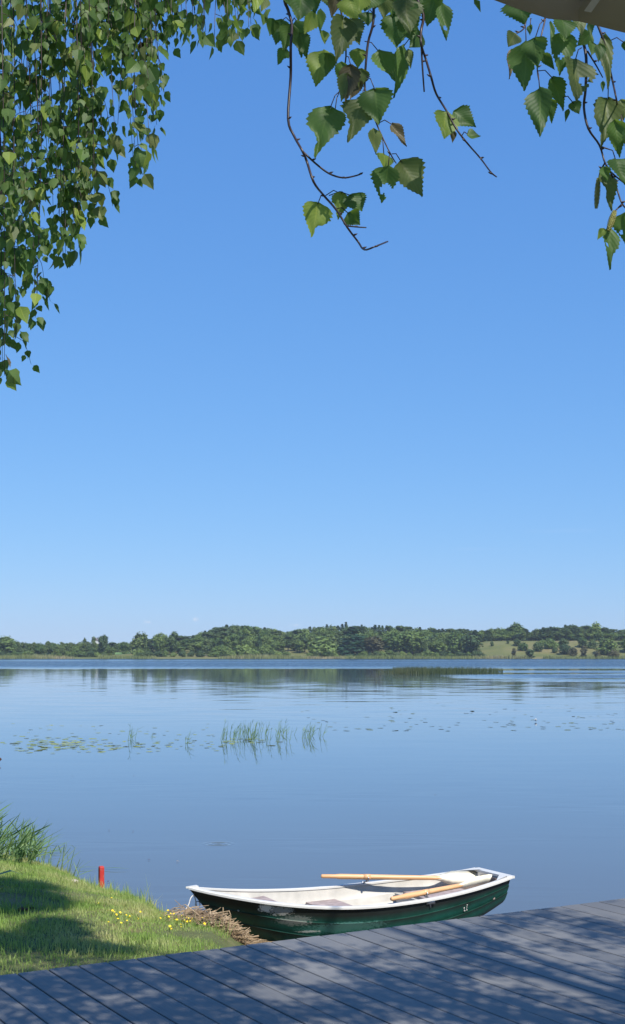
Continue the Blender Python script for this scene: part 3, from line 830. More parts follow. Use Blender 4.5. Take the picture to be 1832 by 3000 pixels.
scatter_flowers(26, 500, 2703, 22, 9, 'small yellow flower in the dense patch left of the reed heap', 'yellow flowers by the heap')
scatter_flowers(26, 545, 2730, 28, 9, 'small yellow flower in the grass just below the dense flower patch', 'yellow flowers below the dense patch')
scatter_flowers(22, 350, 2712, 34, 9, 'small yellow flower in the looser patch in the middle of the bank', 'yellow flowers in the middle of the bank')
scatter_flowers(10, 300, 2690, 110, 28, 'stray yellow flower scattered on the open grass', 'stray yellow flowers')

# ================================================================== heap of dry reed stalks at the bow
R = random.Random(21)
HC = [spot(q[0], q[1], z=q[2]) for q in ((560, 2682, .24), (610, 2705, .24), (655, 2735, .17), (705, 2760, .11))]
m = MB()
for i in range(1200):
    t = R.uniform(0, 2.999); a = int(t); c = HC[a].lerp(HC[a + 1], t - a)
    r = .155 * (1 - .25 * t / 3)
    c = c + Vector((R.gauss(0, r * .55), R.gauss(0, r * .55), 0))
    dist = min((c.xy - HC[j].xy).length for j in range(4))
    g = bz(c.x, c.y)
    z = g + max(.01, (.115 - .028 * t) * (1 - (dist / .36) ** 2)) * R.uniform(.25, 1.08)
    ln = R.uniform(.05, .24); an = R.gauss(2.55, .65) if R.random() < .7 else R.uniform(0, 6.28); up = R.gauss(-.05, .22)
    dv = Vector((math.cos(an), math.sin(an), up)) * ln / 2
    if bool(on_deck(c.x + dv.x, c.y + dv.y, .03)) or bool(on_deck(c.x - dv.x, c.y - dv.y, .03)): continue
    rad = R.uniform(.0012, .0034)
    pts = [Vector((c.x, c.y, z)) - dv, Vector((c.x + R.gauss(0, .012), c.y + R.gauss(0, .012), z + R.uniform(-.01, .02))), Vector((c.x, c.y, z)) + dv]
    pts = [Vector((q.x, q.y, max(q.z, bz(q.x, q.y) + .004))) for q in pts]
    m.tube(pts, rad, 3, 0, False)
tag(add('dry_reed_heap', m.mesh('dry_reed_heap', M['straw'])), 'heap of dry brown reed stalks at the boat bow', 'reed heap', kind='stuff')
# single stalks that stick out of the heap
def stalk(pts, rad, label, y):
    P3 = [spot(a, b, y=y + dy) for a, b, dy in pts]
    mm = MB(); mm.tube(P3, [rad] * len(P3), 6)
    tag(add('dry_stalk', mm.mesh('dry_stalk', M['straw'])), label, 'stalk')
stalk([(655, 2712, 0), (654, 2690, 0), (654, 2658, .02)], .004, 'upright pale broken stalk standing in front of the green bow', 9.75)
stalk([(622, 2677, 0), (640, 2675, .02), (672, 2669, 0), (676, 2680, -.02), (674, 2716, -.04)], .0045, 'pale stalk bent to a corner in front of the green bow', 9.72)
stalk([(543, 2650, 0), (575, 2675, -.05), (612, 2708, -.12)], .0042, 'long pale stalk slanting down over the heap', 9.95)
stalk([(692, 2728, 0), (706, 2720, .02), (719, 2719, .04)], .005, 'short pale stick lying out from the heap towards the hull', 9.72)
stalk([(720, 2738, 0), (728, 2730, .02), (735, 2728, .04)], .004, 'shortest pale stick at the lower end of the heap by the hull', 9.62)
stalk([(632, 2742, 0), (624, 2722, .0), (616, 2668, .1)], .0042, 'reddish stalk leaning up over the middle of the heap', 9.78)

# debris washed up on the mud beside the hull
m = MB()
for i in range(160):
    q = spot(R.uniform(690, 960), R.uniform(2738, 2762), z=.04)
    if bool(on_deck(q.x, q.y, .12)): continue
    an = R.gauss(0, .5); dv = Vector((math.cos(an), math.sin(an), 0)) * R.uniform(.02, .10)
    g = max(bz(q.x, q.y), 0) + .006
    m.tube([Vector((q.x, q.y, g)) - dv, Vector((q.x, q.y, g)) + dv], R.uniform(.002, .005), 3, 0, False)
tag(add('washed_up_debris', m.mesh('washed_up_debris', M['straw'])), 'brown plant debris on the mud between hull and deck', 'debris', kind='stuff')

# ================================================================== red post
q = spot(298, 2614, z=.10)
post = add('marker_post', None, None, (q.x, q.y, bz(q.x, q.y) - .15), (math.radians(1.5), math.radians(-1.5), .5)); tag(post, 'short red painted wooden post at the water edge', 'post')
s = .022; hgt = spot(296, 2537, y=q.y).z - (bz(q.x, q.y) - .15)
vv = []; 
for z, k in ((0, 1.08), (hgt * .5, 1.0), (hgt - .012, .97), (hgt, .80)):
    for a, b in ((-1, -.8), (-.8, -1), (.8, -1), (1, -.8), (1, .8), (.8, 1), (-.8, 1), (-1, .8)): vv.append((a * s * k, b * s * k, z))
ff = [[r * 8 + i, r * 8 + (i + 1) % 8, r * 8 + 8 + (i + 1) % 8, r * 8 + 8 + i] for r in range(3) for i in range(8)] + [list(range(24, 32)), list(range(7, -1, -1))]
add('post_body', mesh_from('post_body', vv, ff, M['red']), post)
vv2 = [(x * 1.012, y * 1.012, z) for x, y, z in vv[:8]] ; vv2 = [(x, y, .0) for x, y, z in vv2] + [(x * 1.0, y * 1.0, .19) for x, y, z in vv2]
add('worn_foot', mesh_from('worn_foot', vv2, [[i, (i + 1) % 8, 8 + (i + 1) % 8, 8 + i] for i in range(8)], M['straw']), post)['label'] = 'paint worn off at the foot'
# pale stone half sunk in the grass
def stone(name, px, py, z0, r, label, seed, mat):
    q = on_bank(px, py); R = random.Random(seed); V = []; F = []
    for i in range(7):
        for j in range(10):
            th, ph = math.pi * i / 6, 2 * math.pi * j / 10
            k = 1 + .18 * mnoise.noise(Vector((math.sin(th) * math.cos(ph) * 1.5 + seed, math.sin(th) * math.sin(ph) * 1.5, math.cos(th) * 1.5)))
            V.append((r[0] * k * math.sin(th) * math.cos(ph), r[1] * k * math.sin(th) * math.sin(ph), r[2] * k * math.cos(th)))
    for i in range(6):
        for j in range(10): F.append([i * 10 + j, (i + 1) * 10 + j, (i + 1) * 10 + (j + 1) % 10, i * 10 + (j + 1) % 10])
    tag(add(name, mesh_from(name, V, F, mat, True), None, (q.x, q.y, bz(q.x, q.y) + r[2] * .4)), label, 'stone')
M['stone'] = simple('pale_stone', (.36, .31, .26), .9, .2, .2, 20, .004)
M['clod'] = simple('dark_soil', (.05, .035, .025), .95, .1, .4, 30, .01)
stone('stone', 212, 2585, .12, (.06, .04, .02), 'pale flat stone in the grass left of the red post', 3, M['stone'])
stone('soil_clod', 68, 2668, .33, (.045, .03, .016), 'dark clod of earth on the bare patch of the bank', 9, M['clod'])
stone('soil_clod', 92, 2664, .33, (.025, .02, .012), 'small dark clod beside the larger clod on the bare patch', 12, M['clod'])

# ================================================================== the rowing boat
BP = dict(x0=.302, y0=10.737, z0=-.153, yaw=3.492, trim=-.034, heel=.041, L=2.609, B=.577, T=.299, zs=.502, zm=.434, zb=.627, sm=.473, pw=2.24)
BX = Matrix.Translation((BP['x0'], BP['y0'], BP['z0'])) @ Matrix.Rotation(BP['yaw'], 4, 'Z') @ Matrix.Rotation(-BP['trim'], 4, 'Y') @ Matrix.Rotation(BP['heel'], 4, 'X')
BI = BX.inverted()
def hb(s): return max(.012, BP['T'] + (BP['B'] - BP['T']) * (1 - ((BP['sm'] - s) / BP['sm']) ** 2) if s < BP['sm'] else BP['B'] * (1 - ((s - BP['sm']) / (1 - BP['sm'])) ** BP['pw']))
def zg(s): return BP['zm'] + (BP['zs'] - BP['zm']) * ((.45 - s) / .45) ** 2 if s < .45 else BP['zm'] + (BP['zb'] - BP['zm']) * ((s - .45) / .55) ** 2
def zk(s): return .26 * (max(0, .46 - s) / .46) ** 1.5 + .16 * (max(0, s - .55) / .45) ** 2
def hx(s, zf):
    g = max(0, (s - .55) / .45); g = g * g * (3 - 2 * g)
    st = max(0, (.12 - s) / .12)
    return s * BP['L'] - BP['L'] / 2 - .36 * (1 - zf) * g + .05 * (1 - zf) * st
PROF = [(1.0, 1.0), (.985, .86), (.950, .745), (.982, .735), (.945, .60), (.905, .515), (.940, .505), (.90, .39), (.84, .27), (.74, .16), (.56, .075), (.30, .025), (0, 0)]
ST = [i / 40 for i in range(41)]
def shell(side, inset=0.0, floor=0.0):
    V = []
    for s in ST:
        b, g, k = hb(s), zg(s), zk(s)
        for (u, wz) in PROF:
            if inset: u2 = {.982: .945, .940: .90}.get(u, u)
            else: u2 = u
            yv = max(0, b * u2 - inset * (1 if u > .05 else 0)); z = k + (g - k) * wz
            if inset: z = max(z + inset * .4 * (1 - wz), k + floor)
            xx = hx(s, wz) - (inset * 1.6 * max(0, (s - .9) / .1)) + inset * (1 if s < .02 else 0)
            V.append((xx, side * yv, z))
    return V
def hull_mesh(name, inset, floor, mat):
    V, F = [], []; npf = len(PROF)
    for side in (1, -1):
        b = len(V); V += shell(side, inset, floor)
        for i in range(40):
            for j in range(npf - 1):
                q = [b + i * npf + j, b + (i + 1) * npf + j, b + (i + 1) * npf + j + 1, b + i * npf + j + 1]
                F.append(q if (side > 0) != bool(inset) else q[::-1])
    n0 = npf * 41                                              # the transom closes the stern
    for j in range(npf - 1):
        q = [j, j + 1, n0 + j + 1, n0 + j]
        F.append(q if not inset else q[::-1])
    me = mesh_from(name, V, F, mat, True)
    return me
n = HULLN
c = HULL['c']; b_ = HULL['b']; blob = HULL['blob']; sx = HULL['sx']
# dark stained band under the rail and painted underside shade follow the boat's lines
pt = n.node('ShaderNodeAttribute', attribute_name='band')
c = n.mix(pt.outputs['Fac'], c, (.012, .013, .012, 1))
w1 = blob(.80, .475, .05, .035, 0, 1); w2 = blob(.70, .45, .09, .04, 0, 1); w3 = blob(.60, .37, .13, .04, 0, 1); w4 = blob(.50, .285, .085, .009, 0, 1)
ws = n.math('MAXIMUM', n.math('MAXIMUM', w1, n.math('MULTIPLY', w2, .45)), n.math('MAXIMUM', n.math('MULTIPLY', w3, .2), n.math('MULTIPLY', w4, .8)))
c = n.mix(ws, c, (.66, .64, .58, 1))
chalk = n.math('MULTIPLY', blob(.25, .30, .34, .04, 0, 1), .4)
c = n.mix(chalk, c, (.10, .24, .21, 1))
M['hull'] = n.done(n.principled(c, n.rng(HULL['a'].outputs[0], .3, .7, .38, .55), .4))
boat = add('rowing_boat', None, None, BX.translation, None); boat.rotation_mode = 'QUATERNION'; boat.rotation_quaternion = BX.to_quaternion()
tag(boat, 'small green and white rowing boat with its bow on the bank', 'boat')
me = hull_mesh('hull', 0, 0, M['hull'])
me.set_sharp_from_angle(angle=math.radians(24))
at = me.attributes.new('band', 'FLOAT', 'POINT')
npf = len(PROF); vals = []
for side in range(2):
    for i in range(41):
        for (u, wz) in PROF: vals.append(.96 if wz > .80 else (.94 if wz < .17 else (.9 if wz in (.735, .505) else (.35 if wz in (.745, .515) else 0))))
at.data.foreach_set('value', np.array(vals, np.float32))
add('hull', me, boat)
add('inner_shell', hull_mesh('inner_shell', .022, .07, M['cream']), boat)
# white gunwale capping with an overhang, closed round the stern
m = MB(); V = []
ring = []
for s in ST: ring.append(Vector((hx(s, 1), hb(s), zg(s))))
ring2 = [Vector((q.x, -q.y, q.z)) for q in ring]
def capping(line, sd):
    b = len(m.v)
    for i, q in enumerate(line):
        t = (line[min(i + 1, len(line) - 1)] - line[max(i - 1, 0)]).normalized(); o = Vector((-t.y, t.x, 0)).normalized() * sd
        ov = .020; iv = .030
        if i == len(line) - 1: o = Vector((.3, sd, 0)).normalized(); ov = .012
        for d_, z in ((-iv, -.008), (-iv, .006), (-iv + .007, .010), (ov - .006, .010), (ov, .004), (ov, -.010)):
            p = q + o * d_; p.y = sd * max(sd * p.y, .001); m.v.append(p + Vector((0, 0, z)))
    for i in range(len(line) - 1):
        for k in range(6):
            f = [b + i * 6 + k, b + (i + 1) * 6 + k, b + (i + 1) * 6 + (k + 1) % 6, b + i * 6 + (k + 1) % 6]; m.f.append(f); m.m.append(0)
capping(ring, 1); capping(ring2, -1)
s0, s1 = ring[0], ring2[0]
m.box((s0.x + .004, 0, s0.z + .001), (.07, 2 * s0.y + .034, .019))
tip = ring[-1]; m.put([tip + Vector((-.07, .034, -.008)), tip + Vector((.022, .005, -.002)), tip + Vector((.022, -.005, -.002)), tip + Vector((-.07, -.034, -.008)),
                       tip + Vector((-.07, .034, .0112)), tip + Vector((.022, .005, .010)), tip + Vector((.022, -.005, .010)), tip + Vector((-.07, -.034, .0112))],
                      [[0, 1, 2, 3], [7, 6, 5, 4], [0, 4, 5, 1], [1, 5, 6, 2], [2, 6, 7, 3], [3, 7, 4, 0]])
# small knees at the stern corners
for sd in (1, -1):
    m.put([s0 * 1 + Vector((.02, (sd - 1) * s0.y - 0, .016)), Vector((s0.x + .16, sd * (hb(.06) - .01), zg(.06) + .012)), Vector((s0.x + .02, sd * (s0.y - .14), s0.z + .016))], [[0, 1, 2] if sd < 0 else [0, 2, 1]])
add('gunwale', m.mesh('gunwale', M['white']), boat)
def thwart(s, zfrac, wd, th, name='thwart'):
    x = hx(s, zfrac); z = zk(s) + (zg(s) - zk(s)) * zfrac
    y0, y1 = hb(max(0, s - wd / 2 / BP['L'])) * .925 - .022, hb(min(1, s + wd / 2 / BP['L'])) * .925 - .022
    mm = MB(); a, c = x - wd / 2, x + wd / 2
    mm.put([(a, -y0, z - th), (c, -y1, z - th), (c, y1, z - th), (a, y0, z - th), (a, -y0, z), (c, -y1, z), (c, y1, z), (a, y0, z)],
           [[0, 3, 2, 1], [4, 5, 6, 7], [0, 1, 5, 4], [1, 2, 6, 5], [2, 3, 7, 6], [3, 0, 4, 7]])
    return mm.mesh(name, M['thwart'])
add('thwart', thwart(.775, .88, .24, .03), boat)
add('thwart', thwart(.52, .79, .26, .03), boat)
# stern bench: white box with a grey board on it
m = MB(); x0 = hx(0, .5) + .02; x1 = hx(.27, .5); zt = .35
y0, y1 = hb(.02) * .92 - .03, hb(.27) * .93 - .03
m.put([(x0, -y0 * .96, .335), (x1, -y1 * .80, .15), (x1, y1 * .80, .15), (x0, y0 * .96, .335), (x0, -y0, zt), (x1, -y1, zt), (x1, y1, zt), (x0, y0, zt)], [[0, 3, 2, 1], [4, 5, 6, 7], [0, 1, 5, 4], [1, 2, 6, 5], [2, 3, 7, 6], [3, 0, 4, 7]])
add('stern_bench', m.mesh('stern_bench', M['cream']), boat)
m = MB(); m.box(((x0 + x1) / 2 + .05, 0, zt + .012), (x1 - x0 - .16, y1 * 1.5, .02)); add('bench_board', m.mesh('bench_board', M['thwart']), boat)
m = MB(); m.box((hx(0, .8) + .045, .02, zg(0) - .085), (.02, .27, .13)); add('motor_pad', m.mesh('motor_pad', M['dark_pad']), boat)
# keel with a skeg at the stern
m = MB(); pts = [(hx(s, 0), 0, zk(s) - .012) for s in [i / 20 for i in range(0, 20)]]
for i in range(len(pts) - 1):
    a, c = Vector(pts[i]), Vector(pts[i + 1]); m.box((a + c) / 2, ((c - a).length + .004, .028, .03), Matrix.Rotation(-math.atan2(c.z - a.z, c.x - a.x), 3, 'Y'))
add('keel', m.mesh('keel', M['black']), boat)
m = MB(); xa, xb = hx(.10, 0), hx(.40, 0)
m.put([(xa, -.012, zk(.10) + .01), (xb, -.012, zk(.40)), (xa - .05, -.012, .02), (xa, .012, zk(.10) + .01), (xb, .012, zk(.40)), (xa - .05, .012, .02)], [[0, 1, 2], [3, 5, 4], [0, 3, 4, 1], [1, 4, 5, 2], [2, 5, 3, 0]])
add('skeg', m.mesh('skeg', M['black']), boat)
# bow eye, rivet
m = MB(); c0 = Vector((hx(1, .72) + .02, 0, zk(1) + (zg(1) - zk(1)) * .72))
m.tube([c0 + Vector((.018 * math.cos(a) + .01, 0, .022 * math.sin(a))) for a in [i * .524 for i in range(13)]], .004, 6, 0, False); add('bow_eye', m.mesh('bow_eye', M['steel']), boat)
m = MB(); m.tube([(hx(.9, .78), hb(.9) * .975 - .004, zk(.9) + (zg(.9) - zk(.9)) * .76), (hx(.9, .78), hb(.9) * .975 + .006, zk(.9) + (zg(.9) - zk(.9)) * .76)], [.008, .006], 8); add('rivet', m.mesh('rivet', M['steel']), boat)
# worn white lettering on the near side
def mark(strokes, s, wz, size, nm):
    m = MB()
    for (ax, az, bx, bz_) in strokes:
        pts = []
        for (u, v_) in ((ax, az), (bx, bz_)):
            ss = s - u * size / BP['L']; wf = wz + v_ * size / (zg(s) - zk(s))
            j = [q for q in PROF]; us = np.interp(-wf, [-q[1] for q in j], [q[0] for q in j])
            pts.append(Vector((hx(ss, wf), hb(ss) * us + .004, zk(ss) + (zg(ss) - zk(ss)) * wf)))
        m.tube(pts, .0032, 4)
    add(nm, m.mesh(nm, M['white']), boat)
mark([(0, 1, 0, 0), (0, 0, .45, 0), (-.25, .8, 0, 1), (.8, 1, .8, 0), (.8, 0, 1.15, 0), (.7, 1.35, .95, 1.5)], .195, .565, .030, 'lettering')

# oarlocks stand on the gunwale; the oars rest in them and are things of their own
def oar(label, hp, tp, lock_t, hy, ty, side):
    a, b = spot(hp[0], hp[1], y=hy), spot(tp[0], tp[1], y=ty)
    ax = (b - a); L = ax.length; ax.normalize()
    root = add('oar', None, None, a); root.rotation_mode = 'QUATERNION'
    zup = (Vector((0, 0, 1)) - ax * ax.z).normalized(); yv = zup.cross(ax)
    tiltq = Matrix((ax, yv, zup)).transposed().to_quaternion()
    root.rotation_quaternion = tiltq
    tag(root, label, 'oar')
    bl = min(.42, L * .34); xs = L - bl
    m = MB(); m.tube([(0, 0, 0), (.01, 0, 0), (.12, 0, 0), (.16, 0, 0), (xs * .6, 0, 0), (xs, 0, 0), (xs + .08, 0, 0)], [.012, .0165, .0175, .022, .021, .018, .012], 12)
    add('shaft', m.mesh('oar_shaft', M['oar'], True), root)
    m = MB(); V = []; N = 9
    for i in range(N):
        t = i / (N - 1); w = .018 + .052 * smoothstep(0, .45, t) * (1 - .12 * t); th = .013 * (1 - t) + .0045
        if i == N - 1: w *= .82
        x = xs - .01 + t * bl
        V += [(x, -w, 0), (x, 0, th), (x, w, 0), (x, 0, -th)]
    F = [[i * 4 + k, i * 4 + (k + 1) % 4, (i + 1) * 4 + (k + 1) % 4, (i + 1) * 4 + k] for i in range(N - 1) for k in range(4)] + [[0, 1, 2, 3], [N * 4 - 1, N * 4 - 2, N * 4 - 3, N * 4 - 4]]
    rot = Matrix.Rotation(math.radians(58 * side), 3, 'X')
    V = [rot @ Vector(q) for q in V]
    add('blade', mesh_from('oar_blade', V, F, M['oar_blade'], True), root)
    m = MB(); m.tube([(L * lock_t - .03, 0, 0), (L * lock_t + .03, 0, 0)], [.0235, .0235], 12); add('collar', m.mesh('oar_collar', M['oar'], True), root)
    return a + ax * L * lock_t
lk1 = oar('pine oar with cream blade lying along the far side of the boat', (941, 2567), (1418, 2574), .28, 11.26, 11.40, 1)
lk2 = oar('pine oar with pale blade lying across the near stern corner of the boat', (1146, 2634), (1438, 2577), .33, 10.22, 10.98, -1)
for lk, sd, s_ in ((lk1, -1, .56), (lk2, 1, .30)):
    p = BI @ lk
    ss = (p.x + BP['L'] / 2) / BP['L']; gz = zg(ss); gy = sd * (hb(ss) - .004)
    m = MB(); m.box((p.x, gy, gz - .02), (.07, .03, .03)); m.tube([(p.x, gy, gz - .06), (p.x, gy, p.z - .045)], .006, 8)
    cy = p.y; m.tube([(p.x, gy, gz + .0), (p.x, (gy + cy) / 2, (gz + p.z - .04) / 2 + .01), (p.x, cy, p.z - .034)], .007, 8)
    m.tube([(p.x, cy + .034 * math.cos(a), p.z + .034 * math.sin(a) - .002) for a in [math.pi * (1 - .05) + i * math.pi * 1.1 / 8 for i in range(9)]], .0055, 6)
    add('oarlock', m.mesh('oarlock', M['steel'], True), boat)
# mooring rope from the bow eye down to the bank
ew = BX @ (c0 + Vector((.02, 0, -.015)))
pts = [ew, spot(570, 2625, y=ew.y - .02), spot(560, 2630, y=ew.y - .05), spot(553, 2650, y=ew.y - .08), spot(543, 2668, y=ew.y - .12), spot(536, 2684, y=ew.y - .16)]
pts[-1].z = min(pts[-1].z, 9)
m = MB(); m.tube(bez(pts, 6), .0048, 6); 
tag(add('mooring_rope', m.mesh('mooring_rope', M['rope'], True)), 'thin pale mooring rope hanging from the bow to the bank', 'rope')
# ================================================================== reeds
def reed_leaf(L, w, bend, seed):
    R = random.Random(seed); V = []; N = 6
    for i in range(N + 1):
        t = i / N; ww = w * (1 - t) ** .7 * (.55 + 1.4 * min(t, .3)) / 2
        y = L * (t * math.cos(bend * t * .7)); z = L * t * math.sin(.9 - bend * t)
        V += [(-ww, y * .75, z), (ww, y * .75, z + .001)]
    F = [[2 * i, 2 * i + 1, 2 * i + 3, 2 * i + 2] for i in range(N)]
    return mesh_from('reed_leaf', V, F, M['reed'])
RL = [reed_leaf(1, .075, b, i) for i, b in enumerate((.1, .35, .7, 1.2))]
SM = MB(); SM.tube([(0, 0, 0), (.004, 0, .5), (.012, .004, 1)], [.0055, .0045, .0015], 5); SM = SM.mesh('reed_stem', M['reed'])
def reed_clump(name, places, label, R, leaf_len, nleaf, cat='reeds', group=None, lean_to=None):
    c = sum((Vector(p[:3]) for p in places), Vector()) / len(places); c.z = min(p[2] for p in places)
    root = add(name, None, None, c); tag(root, label, cat, group)
    for (x, y, z, h) in places:
        lx, ly = R.gauss(0, .10), R.gauss(0, .10)
        if lean_to: lx += lean_to[0]; ly += lean_to[1]
        q = Quaternion((0, 0, 1), 0) @ Vector((0, 0, 1)).rotation_difference(Vector((lx, ly, 1)).normalized())
        st = add('stem', SM, root, Vector((x, y, z)) - c, q, (1, 1, h))
        for k in range(nleaf + R.randint(-1, 1)):
            t = R.uniform(.2, .97); ln = leaf_len * R.uniform(.55, 1.1) * (1.1 - .35 * t)
            # leaf in the stem's own frame; the stem is stretched along its length only
            az = R.uniform(0, 6.28) if not lean_to else R.gauss(math.atan2(lean_to[1], lean_to[0]) - math.pi / 2, 1.0)
            lf = add('leaf', RL[min(3, int(abs(R.gauss(0, 1.5))))], st, (.006, 0, t), (R.uniform(-.15, .35), R.uniform(-.2, .2), az), (ln, ln, ln / h))
R = random.Random(4)
# bank clump on the left
pl = []
for i in range(60):
    px = R.uniform(-75, 70) if i < 42 else R.uniform(50, 105); y = R.uniform(12.3, 13.6) + (.2 if px > 60 else 0)
    x = (px - 916) / FPX * y
    top = np.interp(px, [-80, 0, 40, 90, 120], [2330, 2370, 2395, 2430, 2460]) + abs(R.gauss(0, 40))
    z0 = min(max(bz(x, y), -.05), .25) - .03; h = spot(px, top, y=y).z - z0
    pl.append((x, y, z0, max(.2, h * .92)))
reed_clump('reed_clump', pl, 'dense green reed clump on the bank at the left edge', R, .36, 6, lean_to=(.30, -.03))
pl = []
for px, y, h in ((178, 12.4, .22), (190, 12.3, .30), (212, 12.3, .30), (160, 12.6, .15), (232, 12.2, .16), (172, 12.2, .18), (125, 12.9, .3), (140, 12.8, .26), (150, 12.7, .2), (205, 12.2, .2), (222, 12.25, .24), (198, 12.5, .3), (118, 13.1, .36), (135, 13.2, .3)):
    y = float(np.interp(px, [118, 240], [14.0, 13.0])) + (y - 12.5) * .5; x = (px - 916) / FPX * y; pl.append((x, y, -.03, h * 1.25))
reed_clump('reed_clump', pl, 'few sparse reed shoots in the water left of the red post', R, .22, 3, lean_to=(.2, 0))
# fallen leaves of reed flat on the water beside the bank clump
for j, (px, py, ln, an, lab) in enumerate(((125, 2499, .42, .1, 'flat green reed leaf on the water right of the bank clump'), (150, 2507, .38, .05, 'bent reed leaf on the water just below the other one'), (180, 2473, .2, -.1, 'short reed leaf floating right of the reed clump'),
                             (335, 2545, .35, -.12, 'thin reed leaf floating right of the red post top'), (255, 2543, .3, .1, 'reed leaf floating just left of the red post'))):
    q = spot(px, py, z=.012)
    for k in range(3 if j < 2 else 1):
        m = MB(); l2 = ln * R.uniform(.7, 1); w = .012
        m.put([(-l2 / 2, -w / 2, 0), (0, -w, .012), (l2 / 2, 0, .004), (0, w, .012), (-l2 / 2, w / 2, 0)], [[0, 1, 3, 4], [1, 2, 3]])
        tag(add('fallen_reed_leaf', m.mesh('fallen_reed_leaf', M['reed']), None, (q.x + R.uniform(-.1, .1) * (k > 0), q.y + .12 * k, .012), (0, 0, an + R.uniform(-.1, .1) * k)), lab, 'reed leaf', 'fallen leaves: ' + lab if j < 2 else None)
# clumps standing in the lake
def water_reeds(specs, label, leaf_len=.24, nleaf=4, lean=(.16, 0)):
    pl = []
    for (px, base, top) in specs:
        q = spot(px, base, z=0); h = spot(px, top, y=q.y).z + .06
        pl.append((q.x, q.y, -.06, h))
    reed_clump('reed_clump', pl, label, R, leaf_len, nleaf, lean_to=lean)
water_reeds([(R.gauss(382, 6), R.uniform(2160, 2172), R.uniform(2120, 2150)) for _ in range(6)] + [(375, 2172, 2118)], 'small reed tuft among the lily pads, leftmost in the lake')
water_reeds([(546, 2180, 2132), (549, 2182, 2150), (543, 2178, 2158)], 'lone thin reed shoots between the two reed clumps in the lake')
water_reeds([(R.uniform(638, 860) if i < 46 else R.gauss(722, 38), R.uniform(2148, 2178), R.uniform(2106, 2142)) for i in range(66)], 'main reed clump standing in the middle of the lake')
water_reeds([(R.choice((888, 896, 905, 912)) + R.uniform(-5, 5), R.uniform(2150, 2170), R.uniform(2112, 2140)) for i in range(14)], 'sparse reeds right of the main reed clump')
water_reeds([(938, 2160, 2118), (944, 2158, 2112), (933, 2150, 2126)], 'rightmost few reed shoots in the lake')
water_reeds([(440, 2160, 2148), (446, 2158, 2146)], 'tiny reed tip poking up among the lily pads', .1, 2)

# ================================================================== lily pads
def pad_mesh(seed):
    R = random.Random(seed); V = [(0, 0, 0)]; N = 14
    for i in range(N):
        a = .25 + (6.283 - .5) * i / (N - 1); r = 1 + R.uniform(-.05, .05)
        V.append((r * math.cos(a), r * .88 * math.sin(a), R.uniform(0, .05)))
    return mesh_from('lily_pad', V, [[0, i, i + 1] for i in range(1, N)], M['pad'])
PM = [pad_mesh(i) for i in range(5)]
R = random.Random(31)
PMD = [m_.copy() for m_ in PM]
for m_ in PMD: m_.materials[0] = M['pad_dark']
def pads(n, fx, fy, size, label, group, name='lily_pad', PM=PM):
    for _ in range(n):
        q = spot(fx(), fy(), z=0)
        s = size * R.uniform(.6, 1.3)
        o = add(name, R.choice(PM), None, (q.x, q.y, .006 + R.uniform(0, .004)), (R.gauss(0, .05), R.gauss(0, .05), R.uniform(0, 6.28)), s)
        tag(o, label, 'lily pad', group)
pads(85, lambda: R.gauss(165, 80), lambda: R.gauss(2179, 12), .085, 'yellow green lily pad in the dense patch at the left of the lake', 'pads of the left patch')
pads(85, lambda: R.uniform(40, 660), lambda: R.gauss(2186, 8), .08, 'lily pad in the long thin strip in front of the reed tufts', 'pads of the front strip')
pads(45, lambda: R.uniform(20, 640), lambda: R.uniform(2120, 2175), .07, 'lily pad scattered on the water behind the thin strip of pads', 'pads scattered behind the strip')
pads(20, lambda: R.gauss(740, 60), lambda: R.gauss(2172, 6), .10, 'lily pad among the stems of the main reed clump', 'pads among the main clump')
pads(120, lambda: R.uniform(880, 1840), lambda: 2142 - abs(R.gauss(0, 40)), .085, 'small dark lily pad scattered far out on the right half of the lake', 'far pads on the right', PM=PMD)
# white water lily far out on the right
q = spot(1570, 2115, z=0)
wl_ = add('water_lily', None, None, (q.x, q.y, .02)); tag(wl_, 'single white water lily flower far out on the right of the lake', 'water lily')
pm_ = MB(); pm_.put([(0, 0, 0), (.022, .03, .03), (0, .06, .065), (-.022, .03, .03)], [[0, 1, 2, 3]]); pm_ = pm_.mesh('petal', M['white_lily'])
for i in range(14): add('petal', pm_, wl_, (0, 0, 0), (.5 * (i % 2), 0, i * 6.283 / 14), 1.15)
# dead leaves adrift on the still water
for px, py, lab in ((320, 2432, 'dark leaf adrift left of the middle, above the other one'), (390, 2435, 'dark speck of leaf adrift right of the reed shoots'), (437, 2518, 'dark leaf adrift above the bank'), (521, 2523, 'pale leaf adrift between the red post and the bow'),
                    (392, 2272, 'dark leaf adrift on the open water below the lily pads'), (405, 2628, 'pale stalk bit adrift close to the bank'), (1275, 2327, 'tiny dark leaf adrift right of the middle'), (318, 2582, 'dark leaf adrift just right of the red post'),
                    (1560, 2222, 'dark leaf adrift on the calm water at the right'), (213, 2273, 'faint leaf adrift below the dense lily patch')):
    q = spot(px, py, z=.008); m = MB()
    m.put([(-.03, 0, 0), (0, -.014, .012), (.034, 0, .006), (0, .014, .012), (-.01, 0, .02)], [[0, 1, 4], [1, 2, 4], [2, 3, 4], [3, 0, 4]])
    tag(add('drifting_leaf', m.mesh('drifting_leaf', M['straw'] if 'pale' in lab else M['dock']), None, (q.x, q.y, .008), (0, 0, R.uniform(0, 6)), (.7, .7, .25) if py > 2400 else (.8, .8, .2)), lab, 'leaf')

